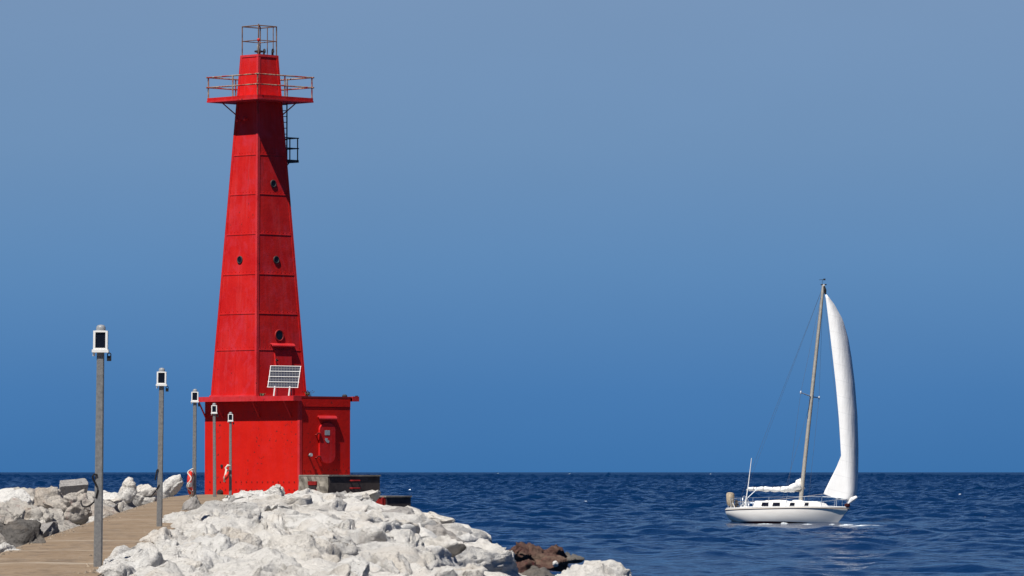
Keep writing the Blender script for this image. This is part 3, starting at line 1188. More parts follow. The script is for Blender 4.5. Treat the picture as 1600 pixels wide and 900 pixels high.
lp = []
LP = [(57, 153, 886, 508, 0.55, 'nearest and largest grey lamp post on the path edge by the rocks'),
      (87, 249, 823, 575, 0.75, 'second lamp post from the camera, standing before the tall leaning rock'),
      (118, 303.2, 792, 608, 0.35, 'lamp post with a red life ring on it, left of the red base'),
      (148, 335.5, 776, 630, -0.45, 'lamp post in front of the left edge of the red base wall'),
      (166, 360, 772, 644, 0.0, 'smallest and farthest lamp post, with a rope coil, before the red wall')]
for a in LP:
    lp.append(lamp_post(*a))

# black cables on the two nearest posts (each belongs to its post)
def local_tube(par, D, pts, r, name, mat, dz=0.0, parent=None):
    o = par
    inv = (Matrix.Translation(o.location) @ o.rotation_euler.to_matrix().to_4x4()).inverted()
    b = MB()
    b.tube([inv @ at(x, y, D + d) for x, y, d in pts], r, 7)
    return b.build(name, mat, o, smooth=True)


o1 = lp[0][0]
local_tube(o1, 57, [(152, 742, -.05), (147, 741, -.06), (144.5, 745, -.06), (146.5, 751, -.05), (149.5, 756, -.05), (152, 761, -.05)], 0.011, 'cable_clip', M['black'])
local_tube(o1, 57, [(153, 765, -.05), (150.5, 776, -.05), (147, 784, 0), (142, 789, 0.1), (135, 792, 0.2), (129, 791, 0.3), (126.5, 786, 0.4), (127, 782, 0.4)], 0.009, 'cable', M['black'])
o2 = lp[1][0]
local_tube(o2, 87, [(247, 733, -.05), (245, 735, -.06), (242.5, 750, -.06)], 0.013, 'cable_clip', M['black'])
local_tube(o2, 87, [(249, 757, -.05), (245, 764, -.05), (240, 771, 0), (236, 776, 0.1), (231, 775.5, 0.2), (227, 776, 0.3)], 0.009, 'cable', M['black'])

# life ring on the third post, rope on the fifth (things hanging from the posts)
D = 117.85
c = at(298.5, 754, D)
lr = empty('life_ring', (c.x, c.y, c.z))
tag(lr, 'red and white life ring hung edge-on on a lamp post', 'life ring')
nrm = Vector((0.995, -0.10, 0))
b = MB()
n_, k_ = 32, 10
b.ring((0, 0, 0), nrm, (0, 0, 1), 0.235, 0.055, n_, k_)
for fi in range(len(b.f)):
    b.mi[fi] = 1 if ((fi // k_) % 8) < 2 else 0
b.build('ring_body', [M['orange_red'], M['white']], lr, smooth='all')
b = MB()
pts = []
x_ = Vector((0, 0, 1)).cross(nrm).normalized()
for k in range(49):
    a = 2 * math.pi * k / 48
    rr = 0.30 + 0.02 * math.cos(4 * a)
    pts.append(Vector((0, 0, 1)) * rr * math.sin(a) + x_ * rr * math.cos(a) + nrm * 0.05 * math.sin(5 * a))
b.tube(pts, 0.014, 6)
b.tube([(0.02, -0.05, 0.22), (0.05, 0, 0.10), (0.03, -0.05, -0.05), (0.06, 0.0, -0.2), (0.03, -0.02, -0.33)], 0.016, 6)
b.build('grab_line', M['rope'], lr, smooth='all')
D = 165.85
c = at(353, 741, D)
ro = empty('throw_rope', (c.x, c.y, c.z))
tag(ro, 'white rope with red float hanging from the farthest lamp post', 'rope')
inv = Matrix.Translation(-c)
b = MB()
pts = [(360, 728.5, 0), (356, 727, 0), (352.5, 731, 0), (354.5, 737, 0), (352, 743, 0), (350, 747, 0), (353, 748.5, 0), (355.5, 743, 0), (356.5, 736, 0), (354, 733, -.05), (351.5, 745, -.05), (350.3, 753, 0)]
b.tube([inv @ at(x, y, D + d) for x, y, d in pts], 0.035, 7)
b.build('rope_coil', M['rope'], ro, smooth='all')
b = MB()
b.tube([inv @ at(356, 737, D), inv @ at(353.5, 745, D - 0.05), inv @ at(352.0, 749.5, D - 0.05)], [0.05, 0.075, 0.03], 8)
b.build('float', M['orange_red'], ro, smooth='all')

# ------------------------------------------------------------------ breakwater rubble
CD = [45, 50, 57, 70, 85, 100, 120, 140, 165]
CZ = [1.08, 1.00, 0.93, 0.82, 0.72, 0.61, 0.50, 0.43, 0.60]


def mound_drop(a, D):
    """how far below the camera the right-hand rubble surface lies, a metres right of the post line"""
    c = float(np.interp(D, CD, CZ))
    e = drop(D)
    pts = [(-0.2, e + 0.05), (0.15, e - (0.14 if D < 105 else 0.04)), (0.6, (e + c) / 2 - (0.08 if D < 105 else 0.0)), (1.5, c), (2.6, c + 0.04), (3.4, c + 0.17), (4.4, c + 0.44), (5.2, c + 0.78), (5.9, c + 1.08), (6.8, c + 1.8), (8.2, c + 3.0), (10, c + 4.0)]
    return float(np.interp(a, [p[0] for p in pts], [p[1] for p in pts]))


def left_drop(bb, D):
    e = drop(D)
    c = float(np.interp(D, [55, 75, 90, 110, 130, 150, 170], [0.50, 0.36, 0.40, 0.42, 0.46, 0.54, 0.66]))
    pts = [(-0.1, e + 0.05), (0.4, e - 0.12), (1.2, c + 0.18), (2.0, c + 0.03), (3.2, c), (4.4, c + 0.25), (6.0, c + 1.4), (8.0, c + 3.2)]
    return float(np.interp(bb, [p[0] for p in pts], [p[1] for p in pts]))


# the packed core under the boulders
ys = np.linspace(6, 176, 290)
as_ = np.linspace(0.14, 9.6, 70)
def core(side):
    V, n1, n2 = [], len(ys), len(as_)
    for D in ys:
        for a in as_:
            if side > 0:
                V.append((line_x(D) + a, D, CAM_Z - mound_drop(a, max(D, 46)) - 0.38 - (0.9 if D < 46 else 0) - 1.2 * max(0, (D - 150) / 26)))
            else:
                V.append((line_x(D) - PATH_W - a + 0.25, D, CAM_Z - left_drop(a - 0.25, max(D, 56)) - 0.30 - 1.2 * max(0, (D - 160) / 16)))
    V = np.array(V)
    V[:, 2] += 0.16 * fbm(V * np.array([1.1, 0.8, 1.0]) + 5.5, 4)
    idx = np.arange(n1 * n2).reshape(n1, n2)
    f = np.stack([idx[:-1, :-1], idx[:-1, 1:], idx[1:, 1:], idx[1:, :-1]], -1).reshape(-1, 4)
    if side < 0:
        f = f[:, ::-1]
    return V, f


Vr, fr = core(1)
Vl, fl = core(-1)
me = np_mesh('breakwater_rubble', np.concatenate([Vr, Vl]), np.concatenate([fr, fl + len(Vr)]), M['grey_rock'])
o = bpy.data.objects.new('breakwater_rubble', me)
COL.objects.link(o)
tag(o, kind='structure')

# grit and chips of stone washed against both edges of the path
rg = random.Random(77)
b = MB()
for k in range(1100):
    D = 48 + 100 * rg.random() ** 1.4
    e = abs(rg.gauss(0, 0.11))
    x = line_x(D) - PATH_W + 0.03 + e if rg.random() < 0.55 else line_x(D) + 0.10 - e
    if rg.random() < 0.12:
        x = line_x(D) - rg.uniform(0.1, PATH_W - 0.1)
    r = rg.choice([0.010, 0.014, 0.02, 0.032]) * rg.uniform(0.7, 1.3)
    z = CAM_Z - drop(D)
    q = [(x + r * rg.uniform(.6, 1.2) * math.cos(a), D + 1.5 * r * rg.uniform(.6, 1.2) * math.sin(a), z - 0.003) for a in (0.3, 1.6, 2.7, 4.0, 5.2)]
    b.add(q + [(x + r * rg.uniform(-.3, .3), D, z + r * rg.uniform(.3, .6) + 0.006)], [(i, (i + 1) % 5, 5) for i in range(5)])
tag(b.build('gravel', M['grit'], fix=False), 'stone chips and grit along the edges of the concrete path', 'gravel', kind='stuff')

rg = random.Random(21)
GR_R = 'pale boulders heaped on the right of the path'
GR_L = 'boulders heaped on the left of the path'
zones = [(62, 'pale weathered boulder in the nearest row of the heap right of the path'),
         (84, 'pale pitted boulder in the middle of the heap right of the path'),
         (112, 'small-looking pale boulder behind the middle of the heap right of the path'),
         (999, 'pale boulder along the far crest of the heap below the lighthouse')]
D = 44.0
while D < 150:
    step = 0.048 * D
    a = 0.0 + rg.uniform(0, 0.2) + (0.3 if D < 56.5 else 0)
    amax = 6.9 if D < 120 else 5.2
    while a < amax:
        w = rg.choice([0.55, 0.8, 1.05, 1.3, 1.6]) * rg.uniform(0.85, 1.15) * (1.0 if D > 60 else 1.15)
        ac = a + w * 0.4
        if ac < 0.9: w = min(w, 0.95)
        DD = D + rg.uniform(-0.4, 0.4) * step
        x = line_x(DD) + max(ac, w * 0.5 - 0.1)
        zt = CAM_Z - mound_drop(ac, DD) + rg.uniform(-0.09, 0.09) * min(1, 75 / DD)
        l = max(w, step * rg.uniform(0.9, 1.35))
        h = min(1.3, 0.75 + 0.3 * w)
        lab = next(z[1] for z in zones if DD < z[0])
        boulder(x, DD, zt, w * 1.15, l, h, rg.choice(['pale_rock'] * 5 + ['white_rock'] * 2), lab, GR_R, sub=5 if DD < 100 else 4,
                cuts=rg.choice([12, 16, 22]), keep=0.03, rough=rg.uniform(0.8, 1.2), cut_d=(0.45, 0.80), tilt=(rg.uniform(-.15, .2), rg.uniform(-.25, .25), rg.uniform(-.08, .12) if ac < 1.3 else rg.uniform(-.6, .6)))
        a += w * 0.90
    D += step

# left heap
zl_ = [(85, 'beige blocky boulder in the nearest part of the heap left of the path'),
       (115, 'beige blocky boulder in the middle of the heap left of the path'),
       (999, 'beige boulder at the far end of the heap left of the path')]
D = 58.0
while D < 172:
    step = 0.040 * D
    bb = 0.30
    while bb < 4.3:
        w = rg.choice([0.45, 0.6, 0.8, 1.15]) * rg.uniform(0.85, 1.1)
        bc = bb + w * 0.45
        DD = D + rg.uniform(-0.35, 0.35) * step
        x = line_x(DD) - PATH_W - max(bc, w * 0.5)
        px = 800 + x * F / DD
        zt = CAM_Z - left_drop(bc, DD) + rg.uniform(-0.20, 0.16) * min(1, 100 / DD)
        lab = next(z[1] for z in zl_ if DD < z[0])
        if px > -160:
            boulder(x, DD, zt, w * 1.1, max(w, min(1.6, step * rg.uniform(0.3, 0.6))), 0.6 + 0.35 * w, rg.choice(['beige_rock'] * 4 + ['pale_rock'] * 2 + ['grey_rock']), lab, GR_L,
                    sub=5 if DD < 90 else 4, cuts=rg.choice([3, 7, 14]), box=rg.random() < 0.6, keep=0.04, rough=rg.uniform(0.9, 1.4), cut_d=(0.42, 0.75),
                    tilt=(rg.uniform(-.1, .65), rg.uniform(-.35, .35), rg.uniform(-.3, .9)))
        bb += w * 0.78
    D += step


def rock_at(px, pyt, D, wpx, hpx, mat, label, l=None, **kw):
    """single boulder whose top is seen at (px, pyt); width and height in photo pixels"""
    p = at(px, pyt, D)
    s = D / F
    w = wpx * s
    return boulder(p.x, D, p.z, w, l or w, hpx * s, mat, label, **kw)


rock_at(12, 762, 92, 76, 50, 'white_rock', 'bright white smooth boulder at the left edge against the lake', cuts=14, keep=0.05, seed=901, rough=.6)
rock_at(52, 764, 106, 44, 45, 'beige_rock', 'small tan boulder just behind the bright white one', cuts=10, seed=902)
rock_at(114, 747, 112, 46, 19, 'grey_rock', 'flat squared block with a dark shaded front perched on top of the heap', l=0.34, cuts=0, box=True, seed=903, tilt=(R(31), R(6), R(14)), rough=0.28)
rock_at(84, 759, 100, 62, 55, 'beige_rock', 'broad tan boulder below the perched squared block', cuts=12, seed=904)
rock_at(116, 764, 96, 58, 50, 'beige_rock', 'tan boulder with pink lichen right under the perched block', cuts=10, keep=.15, seed=905)
rock_at(197, 745, 132, 30, 56, 'pale_rock', 'pointed pale boulder standing up against the lake between two lamp posts', cuts=12, keep=.03, seed=906, tilt=(0, R(16), 0))
rock_at(228, 756, 134, 42, 40, 'pale_rock', 'low triangular pale boulder beside the second lamp post', cuts=14, keep=.04, seed=907)
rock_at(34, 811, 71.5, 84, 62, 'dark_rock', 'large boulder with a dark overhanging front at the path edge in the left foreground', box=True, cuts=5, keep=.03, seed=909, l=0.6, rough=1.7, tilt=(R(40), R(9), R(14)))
rock_at(10, 847, 66.5, 52, 30, 'pale_rock', 'low pale stone lying in front of the dark faced boulder', cuts=9, seed=910)
rock_at(303, 773, 112, 44, 46, 'grey_rock', 'grey pyramid shaped boulder at the foot of the life ring post', cuts=16, keep=.02, seed=912, cut_d=(.35, .7))
rock_at(425, 756, 128, 46, 44, 'pale_rock', 'sharp pale peak topping the crest before the red base wall', cuts=14, keep=.02, seed=913, cut_d=(.35, .7))
rock_at(555, 769, 126, 50, 40, 'pale_rock', 'rounded pale boulder before the dark concrete stoop', cuts=8, keep=.2, seed=914)
rock_at(618, 791, 118, 95, 34, 'grey_rock', 'long flat grey slab on the lakeward shoulder below the landing block', l=3, cuts=8, seed=915, tilt=(0, R(14), 0))
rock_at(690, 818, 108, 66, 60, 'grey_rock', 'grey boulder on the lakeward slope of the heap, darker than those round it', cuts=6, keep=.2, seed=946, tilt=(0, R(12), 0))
rock_at(748, 842, 98, 104, 90, 'white_rock', 'big smooth white boulder at the lakeward end of the heap', l=3, cuts=6, keep=.25, seed=917)
rock_at(918, 874, 96, 128, 90, 'pale_rock', 'low pale boulder lying apart at the water beyond the heap', l=2.6, cuts=9, keep=.15, seed=918)
# brown rocks in the shallows
for (px, py, D, w, h, lab) in [(834, 846, 160, 52, 34, 'largest wet brown rock in the shallows, peaked on top'),
                               (863, 850, 166, 42, 30, 'sloping wet brown rock farthest from the white boulders'),
                               (886, 860, 168, 42, 14, 'low dark ledge reaching out into the lake from the brown rocks'),
                               (860, 864, 156, 48, 26, 'reddish brown rock in front of the sloping one'),
                               (826, 873, 150, 56, 34, 'tan topped wet rock nearest to the white boulders'),
                               (838, 883, 147, 62, 36, 'dark brown wet rock low at the waterline by the heap'),
                               (808, 851, 158, 40, 34, 'brown rock half hidden behind the big white boulder'),
                               (983, 892, 150, 56, 22, 'flat dark wet rock beyond the separate pale boulder'),
                               (1008, 896, 152, 30, 10, 'small dark rock barely above the water farthest out')]:
    rock_at(px, py, D, w * 1.12, h * 1.25, 'dark_rock' if 'dark' in lab else 'brown_rock', lab, name='wet_rock', cat='rock', cuts=18, keep=.02, cut_d=(.42, .75), sub=5, tilt=(R(8), R((px * 7) % 23 - 11), 0), group='wet rocks in the shallows')
rock_at(868, 876, 142, 10, 10, 'white_rock', 'little round white stone among the brown rocks', cuts=3, name='stone', cat='stone')
# tall leaning slab by the path
p = at(263, 741, 157)
boulder(p.x, 157, p.z, 0.52, 0.42, 1.20, 'pale_rock', 'tall pale slab leaning up over the path end beside the second lamp post', cuts=7, keep=.25, seed=908, tilt=(0, R(38), 0), rough=.8)
rock_at(178, 876, 54.5, 70, 70, 'pale_rock', 'pale boulder at the very corner of the heap next to the nearest lamp post', l=1.4, cuts=10, keep=.1, seed=930)
rock_at(206, 850, 60, 84, 70, 'pale_rock', 'pale boulder with rusty stains just past the nearest lamp post', l=1.4, cuts=12, keep=.08, seed=931)
rock_at(250, 823, 73, 80, 70, 'white_rock', 'whitish boulder at the path edge short of the second lamp post', l=1.6, cuts=10, keep=.1, seed=933)
rock_at(288, 798, 92, 70, 60, 'pale_rock', 'pale boulder at the path edge just past the second lamp post', l=1.6, cuts=10, keep=.1, seed=934)
# stones in crevices
for (px, py, D, w, h, lab) in [(456, 835, 69, 12, 18, 'small dark pointed stone standing in the middle of the heap'),
                               (316, 812, 82, 16, 14, 'small dark stone wedged in a gap near the path edge'),
                               (533, 768, 123, 16, 20, 'small dark stone on the crest before the concrete stoop')]:
    rock_at(px, py, D, w, h * 1.5, 'grey_rock', lab.replace('dark', 'grey'), name='stone', cat='stone', cuts=12, keep=.02, cut_d=(.35, .7), sub=4, tilt=(R(30), 0, R(20)))

# ------------------------------------------------------------------ lake
WV = []
rw = np.random.RandomState(3)
for i in range(64):
    lam = 0.6 * (1.06 ** i) if i < 50 else rw.uniform(3, 8)
    ang = R(205) + rw.normal(0, 0.55)
    amp = 0.0115 * lam ** 0.92 * rw.uniform(0.5, 1.2)
    WV.append((2 * math.pi / lam, ang, amp * 0.62, rw.uniform(0, 6.28), lam))


def wave_h(X, Y, cell=None):
    z = np.zeros_like(X)
    shel = 0.72 + 0.28 / (1 + np.exp(-(Y - 262 + 3 * np.sin(X * 0.11)) / 3.0))     # sheltered water behind the breakwater is calmer
    gust = 0.75 + 0.5 * fbm(np.stack([X.ravel() / 60, Y.ravel() / 110, 0 * X.ravel()], 1), 2).reshape(X.shape)
    for k, a, am, ph, lam in WV:
        c = np.sin(k * (math.cos(a) * X + math.sin(a) * Y) + ph)
        w = 1.0 if cell is None else np.clip((lam - 1.2 * cell) / (1.5 * cell + 1e-6), 0, 1)
        z += am * w * (c + 0.35 * c * c)
    off = 1 + np.clip(Y - 260, 0, 2400) / 800                                   # larger waves offshore
    lee = 1 - 0.95 * np.exp(-((X - 16.5) / 8.0) ** 2 - ((Y - 291) / 25.0) ** 4)     # smoother beside the boat
    return z * shel * gust * off * lee


t_in = np.linspace(-0.125, 0.125, 430)
t_out = np.array([0.16, 0.22, 0.35, 0.6, 1.0, 2.0, 4.0])
tc = np.concatenate([-t_out[::-1], t_in, t_out])
yr = [4, 20, 50, 80]
y = 110.0
while y < 24000:
    yr.append(y)
    y *= 1.0013 if y < 900 else (1.0022 if y < 3000 else 1.02)
yr = np.array(yr)
Yg, Tg = np.meshgrid(yr, tc, indexing='ij')
Xg = Yg * Tg
cell = np.maximum(Yg * 0.0014, 0.2)*0.5
Zg = wave_h(Xg, Yg, cell)
fade = np.clip((Yg - 100) / 15, 0, 1) * np.clip((9000 - Yg) / 5500, 0, 1)
inner = (np.abs(Tg) < 0.126)
Zg = Zg * fade * inner
V = np.stack([Xg.ravel(), Yg.ravel(), Zg.ravel()], 1)
n1, n2 = Yg.shape
idx = np.arange(n1 * n2).reshape(n1, n2)
f = np.stack([idx[:-1, :-1], idx[:-1, 1:], idx[1:, 1:], idx[1:, :-1]], -1).reshape(-1, 4)
FAR = float(yr[-1])
ex = np.array([(-4 * FAR, -FAR, 0), (4 * FAR, -FAR, 0), (4 * FAR, 4, 0), (-4 * FAR, 4, 0)])
f = np.concatenate([f, np.array([[0, 1, 2, 3]]) + len(V)]).astype(np.int64)
V = np.concatenate([V, ex])
me = np_mesh('lake', V, f, M['water'])
o = bpy.data.objects.new('lake', me)
COL.objects.link(o)
tag(o, kind='structure')


# whitecaps and foam flecks: broken foam lying on the crests
def foam(px, py, wpx, hpx, seed):
    D = CAM_Z * F / (py - 737.0)
    p = at(px, py, D)
    r = np.random.RandomState(seed)
    s = D / F
    W_ = wpx * s * 1.15
    Ld = hpx * s * 5.0
    vs, fs = [], []
    for k in range(max(10, int(wpx * 2.5))):
        u = np.clip(r.normal(0, 0.33), -1, 1)
        cx, cy = p.x + u * W_ / 2, D + np.clip(r.normal(0, 0.35), -1, 1) * Ld * (1 - abs(u)) / 2
        ra = W_ * r.uniform(0.03, 0.10)
        m = 7
        pts = []
        hh = hpx * s * (1 - abs(u)) * r.uniform(0.15, 0.6)
        for j in range(m):
            a = 2 * math.pi * j / m
            q = r.uniform(0.6, 1.2)
            pts.append((cx + ra * q * math.cos(a), cy + ra * q * math.sin(a)))
        X_, Y_ = np.array([q[0] for q in pts] + [cx]), np.array([q[1] for q in pts] + [cy])
        Z_ = wave_h(X_, Y_, np.full_like(X_, D * 0.0007)) + 0.015
        Z_[-1] += hh * 1.3
        b0 = len(vs)
        vs += list(zip(X_, Y_, Z_))
        fs += [(b0 + j, b0 + (j + 1) % m, b0 + m) for j in range(m)]
    return vs, fs


fm = MB()
for i, (px, py, w, h) in enumerate([(548, 762, 8, 2), (845, 755.5, 6, 2), (785, 779.5, 12, 3), (830, 776.5, 14, 1.5), (916, 788, 6, 2), (1037, 760.5, 5, 2), (778, 740, 4, 1.2), (940, 747, 4, 1.2), (1110, 743, 4, 1.2),
                                    (1346, 765, 14, 2.5), (1395, 822, 14, 4), (1345, 824.5, 40, 1.6), (1540, 812, 12, 2), (1470, 752, 7, 1.5), (1575, 749, 6, 1.5), (1080, 815, 8, 1.5), (640, 769, 7, 1.5), (1152, 764, 5, 2), (700, 747, 5, 1.3),
                                    (1195, 819.5, 30, 1.5), (1225, 819, 14, 3), (1262, 820, 20, 1.4), (1322, 822.5, 30, 2.4), (1300, 820.5, 12, 1.6), (1366, 823, 30, 1.6), (1420, 775, 8, 1.5), (1500, 778, 6, 1.5), (1000, 770, 6, 1.3), (30, 748, 5, 1.2), (190, 750, 6, 1.2), (890, 741, 4, 1)]):
    fm.add(*foam(px, py, w, h, 40 + i))
o = fm.build('foam', M['foam'], smooth='all')
tag(o, 'white flecks of foam and bow wash on the lake', 'foam', kind='stuff')

# ------------------------------------------------------------------ sailing boat
YAW, HEEL = R(-33), R(-7.5)
DB = 309.0
bp = at(1231, 818, DB)
boat = empty('sailing_boat', (bp.x, DB, -0.19), rot=(HEEL, R(-0.5), YAW))
BM = Matrix.Translation((bp.x, DB, -0.19)) @ boat.rotation_euler.to_matrix().to_4x4()
BI = BM.inverted()
tag(boat, 'white sailing boat with one big billowing foresail out on the dark blue lake', 'sailing boat')

XS, XB = -3.86, 4.18      # stern, bow at deck


def sheer(x):
    t = (x - XS) / (XB - XS)
    return 0.98 - 0.10 * math.sin(math.pi * t) * 0.6 + 0.16 * t


def beam(x):
    t = (x - XS) / (XB - XS)
    return max(0.02, 1.50 * (1 - abs((t - 0.42) / 0.58) ** 2.3 if t > 0.42 else 1 - 0.34 * ((0.42 - t) / 0.42) ** 2.0))


def hull_pt(x, s, side):
    """s 0 at the sheer .. 1 at the centreline below"""
    t = (x - XS) / (XB - XS)
    zs = sheer(x)
    zk = -0.45 + 0.78 * max(0, (0.30 - t) / 0.30) ** 1.5 + 0.15 * max(0, (t - 0.80) / 0.20) ** 1.5
    a = s * math.pi / 2
    p = 2.2 - 0.9 * max(0, (t - 0.45) / 0.55)
    y = beam(x) * max(0.0, math.cos(a)) ** (2 / p)
    z = zs + (zk - zs) * max(0.0, math.sin(a)) ** (2 / p)
    xx = x
    if t > 0.55:
        xx -= (zs - z) * 0.82 * ((t - 0.55) / 0.45) ** 1.5
    if t < 0.2:
        xx += (zs - z) * 0.10 * (1 - t / 0.2)
    return (xx, y * side, z)


NS, NC = 30, 16
b = MB()
for side in (-1, 1):
    rows = [[hull_pt(XS + (XB - XS) * i / NS, j / NC, side) for j in range(NC + 1)] for i in range(NS + 1)]
    b.grid(rows, 0)
n0 = len(b.f)
tr = [hull_pt(XS, j / NC, -1) for j in range(NC + 1)] + [hull_pt(XS, j / NC, 1) for j in range(NC - 1, -1, -1)]
b.add(tr, [tuple(range(len(tr)))])
hull = b.build('hull', M['hull'], boat, smooth=True)
b = MB()
rows = []
for i in range(NS + 1):
    x = XS + (XB - XS) * i / NS
    rows.append([(x, beam(x) * k, sheer(x) + 0.03 * (1 - k * k) + 0.004) for k in (-1, -0.5, 0, 0.5, 1)])
b.grid(rows)
b.build('deck', M['cabin'], boat, smooth='all')
b = MB()
for side in (-1, 1):
    b.tube([(x, (beam(x) + 0.012) * side, sheer(x) - 0.07) for x in [XS + (XB - XS) * i / NS for i in range(NS + 1)]], 0.022, 6)
b.build('rub_rail', M['rubrail'], boat)
b = MB()
for side in (-1, 1):
    b.tube([(x, (beam(x) - 0.02) * side, sheer(x) + 0.03) for x in [XS + 0.1 + (XB - XS - 0.25) * i / NS for i in range(NS + 1)]], 0.03, 6)
b.build('toe_rail', M['cabin'], boat)
b = MB()
# cockpit coaming then trunk cabin in two steps
def trunk(x0, x1, z0, z1, w0, w1, sl0=0.1, sl1=0.3, m=0):
    zb_ = sheer((x0 + x1) / 2)
    q = [(x0, -w0, zb_ + z0), (x1, -w1, zb_ + z0), (x1, w1, zb_ + z0), (x0, w0, zb_ + z0),
         (x0 + sl0, -w0 + 0.10, zb_ + z1), (x1 - sl1, -w1 + 0.10, zb_ + z1), (x1 - sl1, w1 - 0.10, zb_ + z1), (x0 + sl0, w0 - 0.10, zb_ + z1)]
    b.hexa(q, m)
trunk(-3.2, -1.98, 0.0, 0.16, 0.95, 1.02, 0.3, 0.0)
trunk(-1.99, 2.75, 0.0, 0.47, 1.02, 0.62, 0.12, 0.50)
trunk(-1.55, 0.25, 0.47, 0.56, 0.72, 0.66, 0.3, 0.2)
trunk(0.45, 1.15, 0.47, 0.56, 0.55, 0.5, 0.06, 0.1)
cab = b.build('cabin', M['cabin'], boat)
mod = cab.modifiers.new('bev', 'BEVEL')
mod.width = 0.05
mod.segments = 2
for x_, w_ in ((-1.15, 0.46), (-0.40, 0.50), (0.65, 0.34), (1.60, 0.28)):
    b = MB()
    yw = lambda x: -(1.02 + (0.62 - 1.02) * (x + 1.99) / 4.74) - 0.01
    zb_ = sheer(0.4)
    a0, a1 = x_ - w_ / 2, x_ + w_ / 2
    b.hexa([(a0, yw(a0) + 0.02, zb_ + 0.14), (a1, yw(a1) + 0.02, zb_ + 0.14), (a1, yw(a1) + 0.3, zb_ + 0.14), (a0, yw(a0) + 0.3, zb_ + 0.14),
            (a0 + 0.03, yw(a0) + 0.065, zb_ + 0.36), (a1 - 0.03, yw(a1) + 0.065, zb_ + 0.36), (a1 - 0.03, yw(a1) + 0.3, zb_ + 0.36), (a0 + 0.03, yw(a0) + 0.3, zb_ + 0.36)])
    b.build('cabin_window', M['glass_dark'], cab)
# mast
MX = 0.78
b = MB()
zb_ = sheer(MX) + 0.45
ZM = 14.72
MR = 0.75     # forward rake over the height
mp = lambda z: Vector((MX + MR * (z - zb_) / (ZM - zb_), 0, z))
b.tube([mp(zb_), mp(6), mp(ZM - 2), mp(ZM)], [0.125, 0.12, 0.105, 0.085], 12)
mast = b.build('mast', M['alu'], boat, smooth=True)
b = MB()
zs_ = 7.9
m0 = mp(zs_)
for side in (-1, 1):
    e = (m0.x - 0.12, side * 1.12, zs_ + 0.10)
    b.tube([m0, e], [0.04, 0.028], 8)
    b.lathe(e, [(0.04, -0.1), (0.06, 0), (0.04, 0.1)], 8)
b.build('spreader', M['steel'], mast)
b = MB()
mt = mp(ZM)
b.box(mt.x - 0.16, mt.x + 0.20, -0.04, 0.04, mt.z, mt.z + 0.06)
b.tube([(mt.x - 0.08, 0, mt.z), (mt.x - 0.08, 0, mt.z + 0.34)], 0.01, 5)
b.tube([(mt.x - 0.30, 0, mt.z + 0.34), (mt.x + 0.12, 0, mt.z + 0.34)], 0.014, 5)
b.box(mt.x - 0.02, mt.x + 0.12, -0.01, 0.01, mt.z + 0.30, mt.z + 0.40)
b.build('wind_vane', M['black'], mast)
# boom with furled mainsail
b = MB()
zb2 = sheer(0) + 1.18
bm_end = Vector((-3.1, 0.12, zb2 + 0.10))
bm_root = Vector((MX - 0.1, 0, zb2))
b.tube([bm_root, bm_end], 0.055, 8)
b.build('boom', M['alu'], boat)
b = MB()
rr = random.Random(4)
pts, rs = [], []
for k in range(49):
    t = k / 48
    p = bm_end.lerp(bm_root, t)
    hgt = 0.05 + 0.10 * t + (0.62 * max(0, (t - 0.72) / 0.28) ** 1.5)
    pts.append(p + Vector((0.15 - 0.05 * t, 0, 0.02 + hgt * 0.5)))
    rs.append(0.12 + 0.06 * t + 0.16 * max(0, (t - 0.72) / 0.28) ** 1.5 + rr.uniform(-0.008, 0.008))
n0 = len(b.v)
b.tube(pts, rs, 18)
vv = np.array(b.v[n0:])
dn = fbm(vv * np.array([2.2, 5, 5]) + 3.3, 3)
ctr = np.repeat(np.array([p[:] for p in pts]), 18, 0)
vv = ctr + (vv - ctr) * (1 + 0.55 * dn)[:, None]
b.v[n0:] = [tuple(p) for p in vv]
fs_ = b.build('furled_mainsail', M['sail'], boat, smooth='all')
b = MB()
for t in (0.12, 0.3, 0.48, 0.62):
    p = bm_end.lerp(bm_root, t) + Vector((0.13, 0, 0.07 + 0.07 * t))
    b.ring(p, (1, 0, 0.03), (0, 0, 1), 0.135 + 0.06 * t, 0.016, 14, 5)
b.build('sail_tie', M['black'], fs_)
# standing rigging
WR = 0.007
b = MB()
mtop = mp(ZM - 0.05)
bow = Vector((XB - 0.12, 0, sheer(XB) + 0.05))
b.tube([mtop, bow], WR, 5)
b.build('forestay', M['wire'], boat)
b = MB()
b.tube([mtop, (XS + 0.15, 0, sheer(XS) + 0.05)], WR, 5)
b.build('backstay', M['wire'], boat)
for side in (-1, 1):
    b = MB()
    ch = (MX - 0.25, side * (beam(MX) - 0.12), sheer(MX))
    b.tube([mtop, (m0.x - 0.12, side * 1.12, zs_ + 0.10), ch], WR, 5)
    b.tube([mp(zs_ - 0.1), (ch[0] - 0.4, ch[1], ch[2])], WR, 5)
    b.build('shroud', M['wire'], boat)
# topping lift
b = MB()
b.tube([mtop, bm_end], 0.006, 4)
b.build('topping_lift', M['wire'], boat)
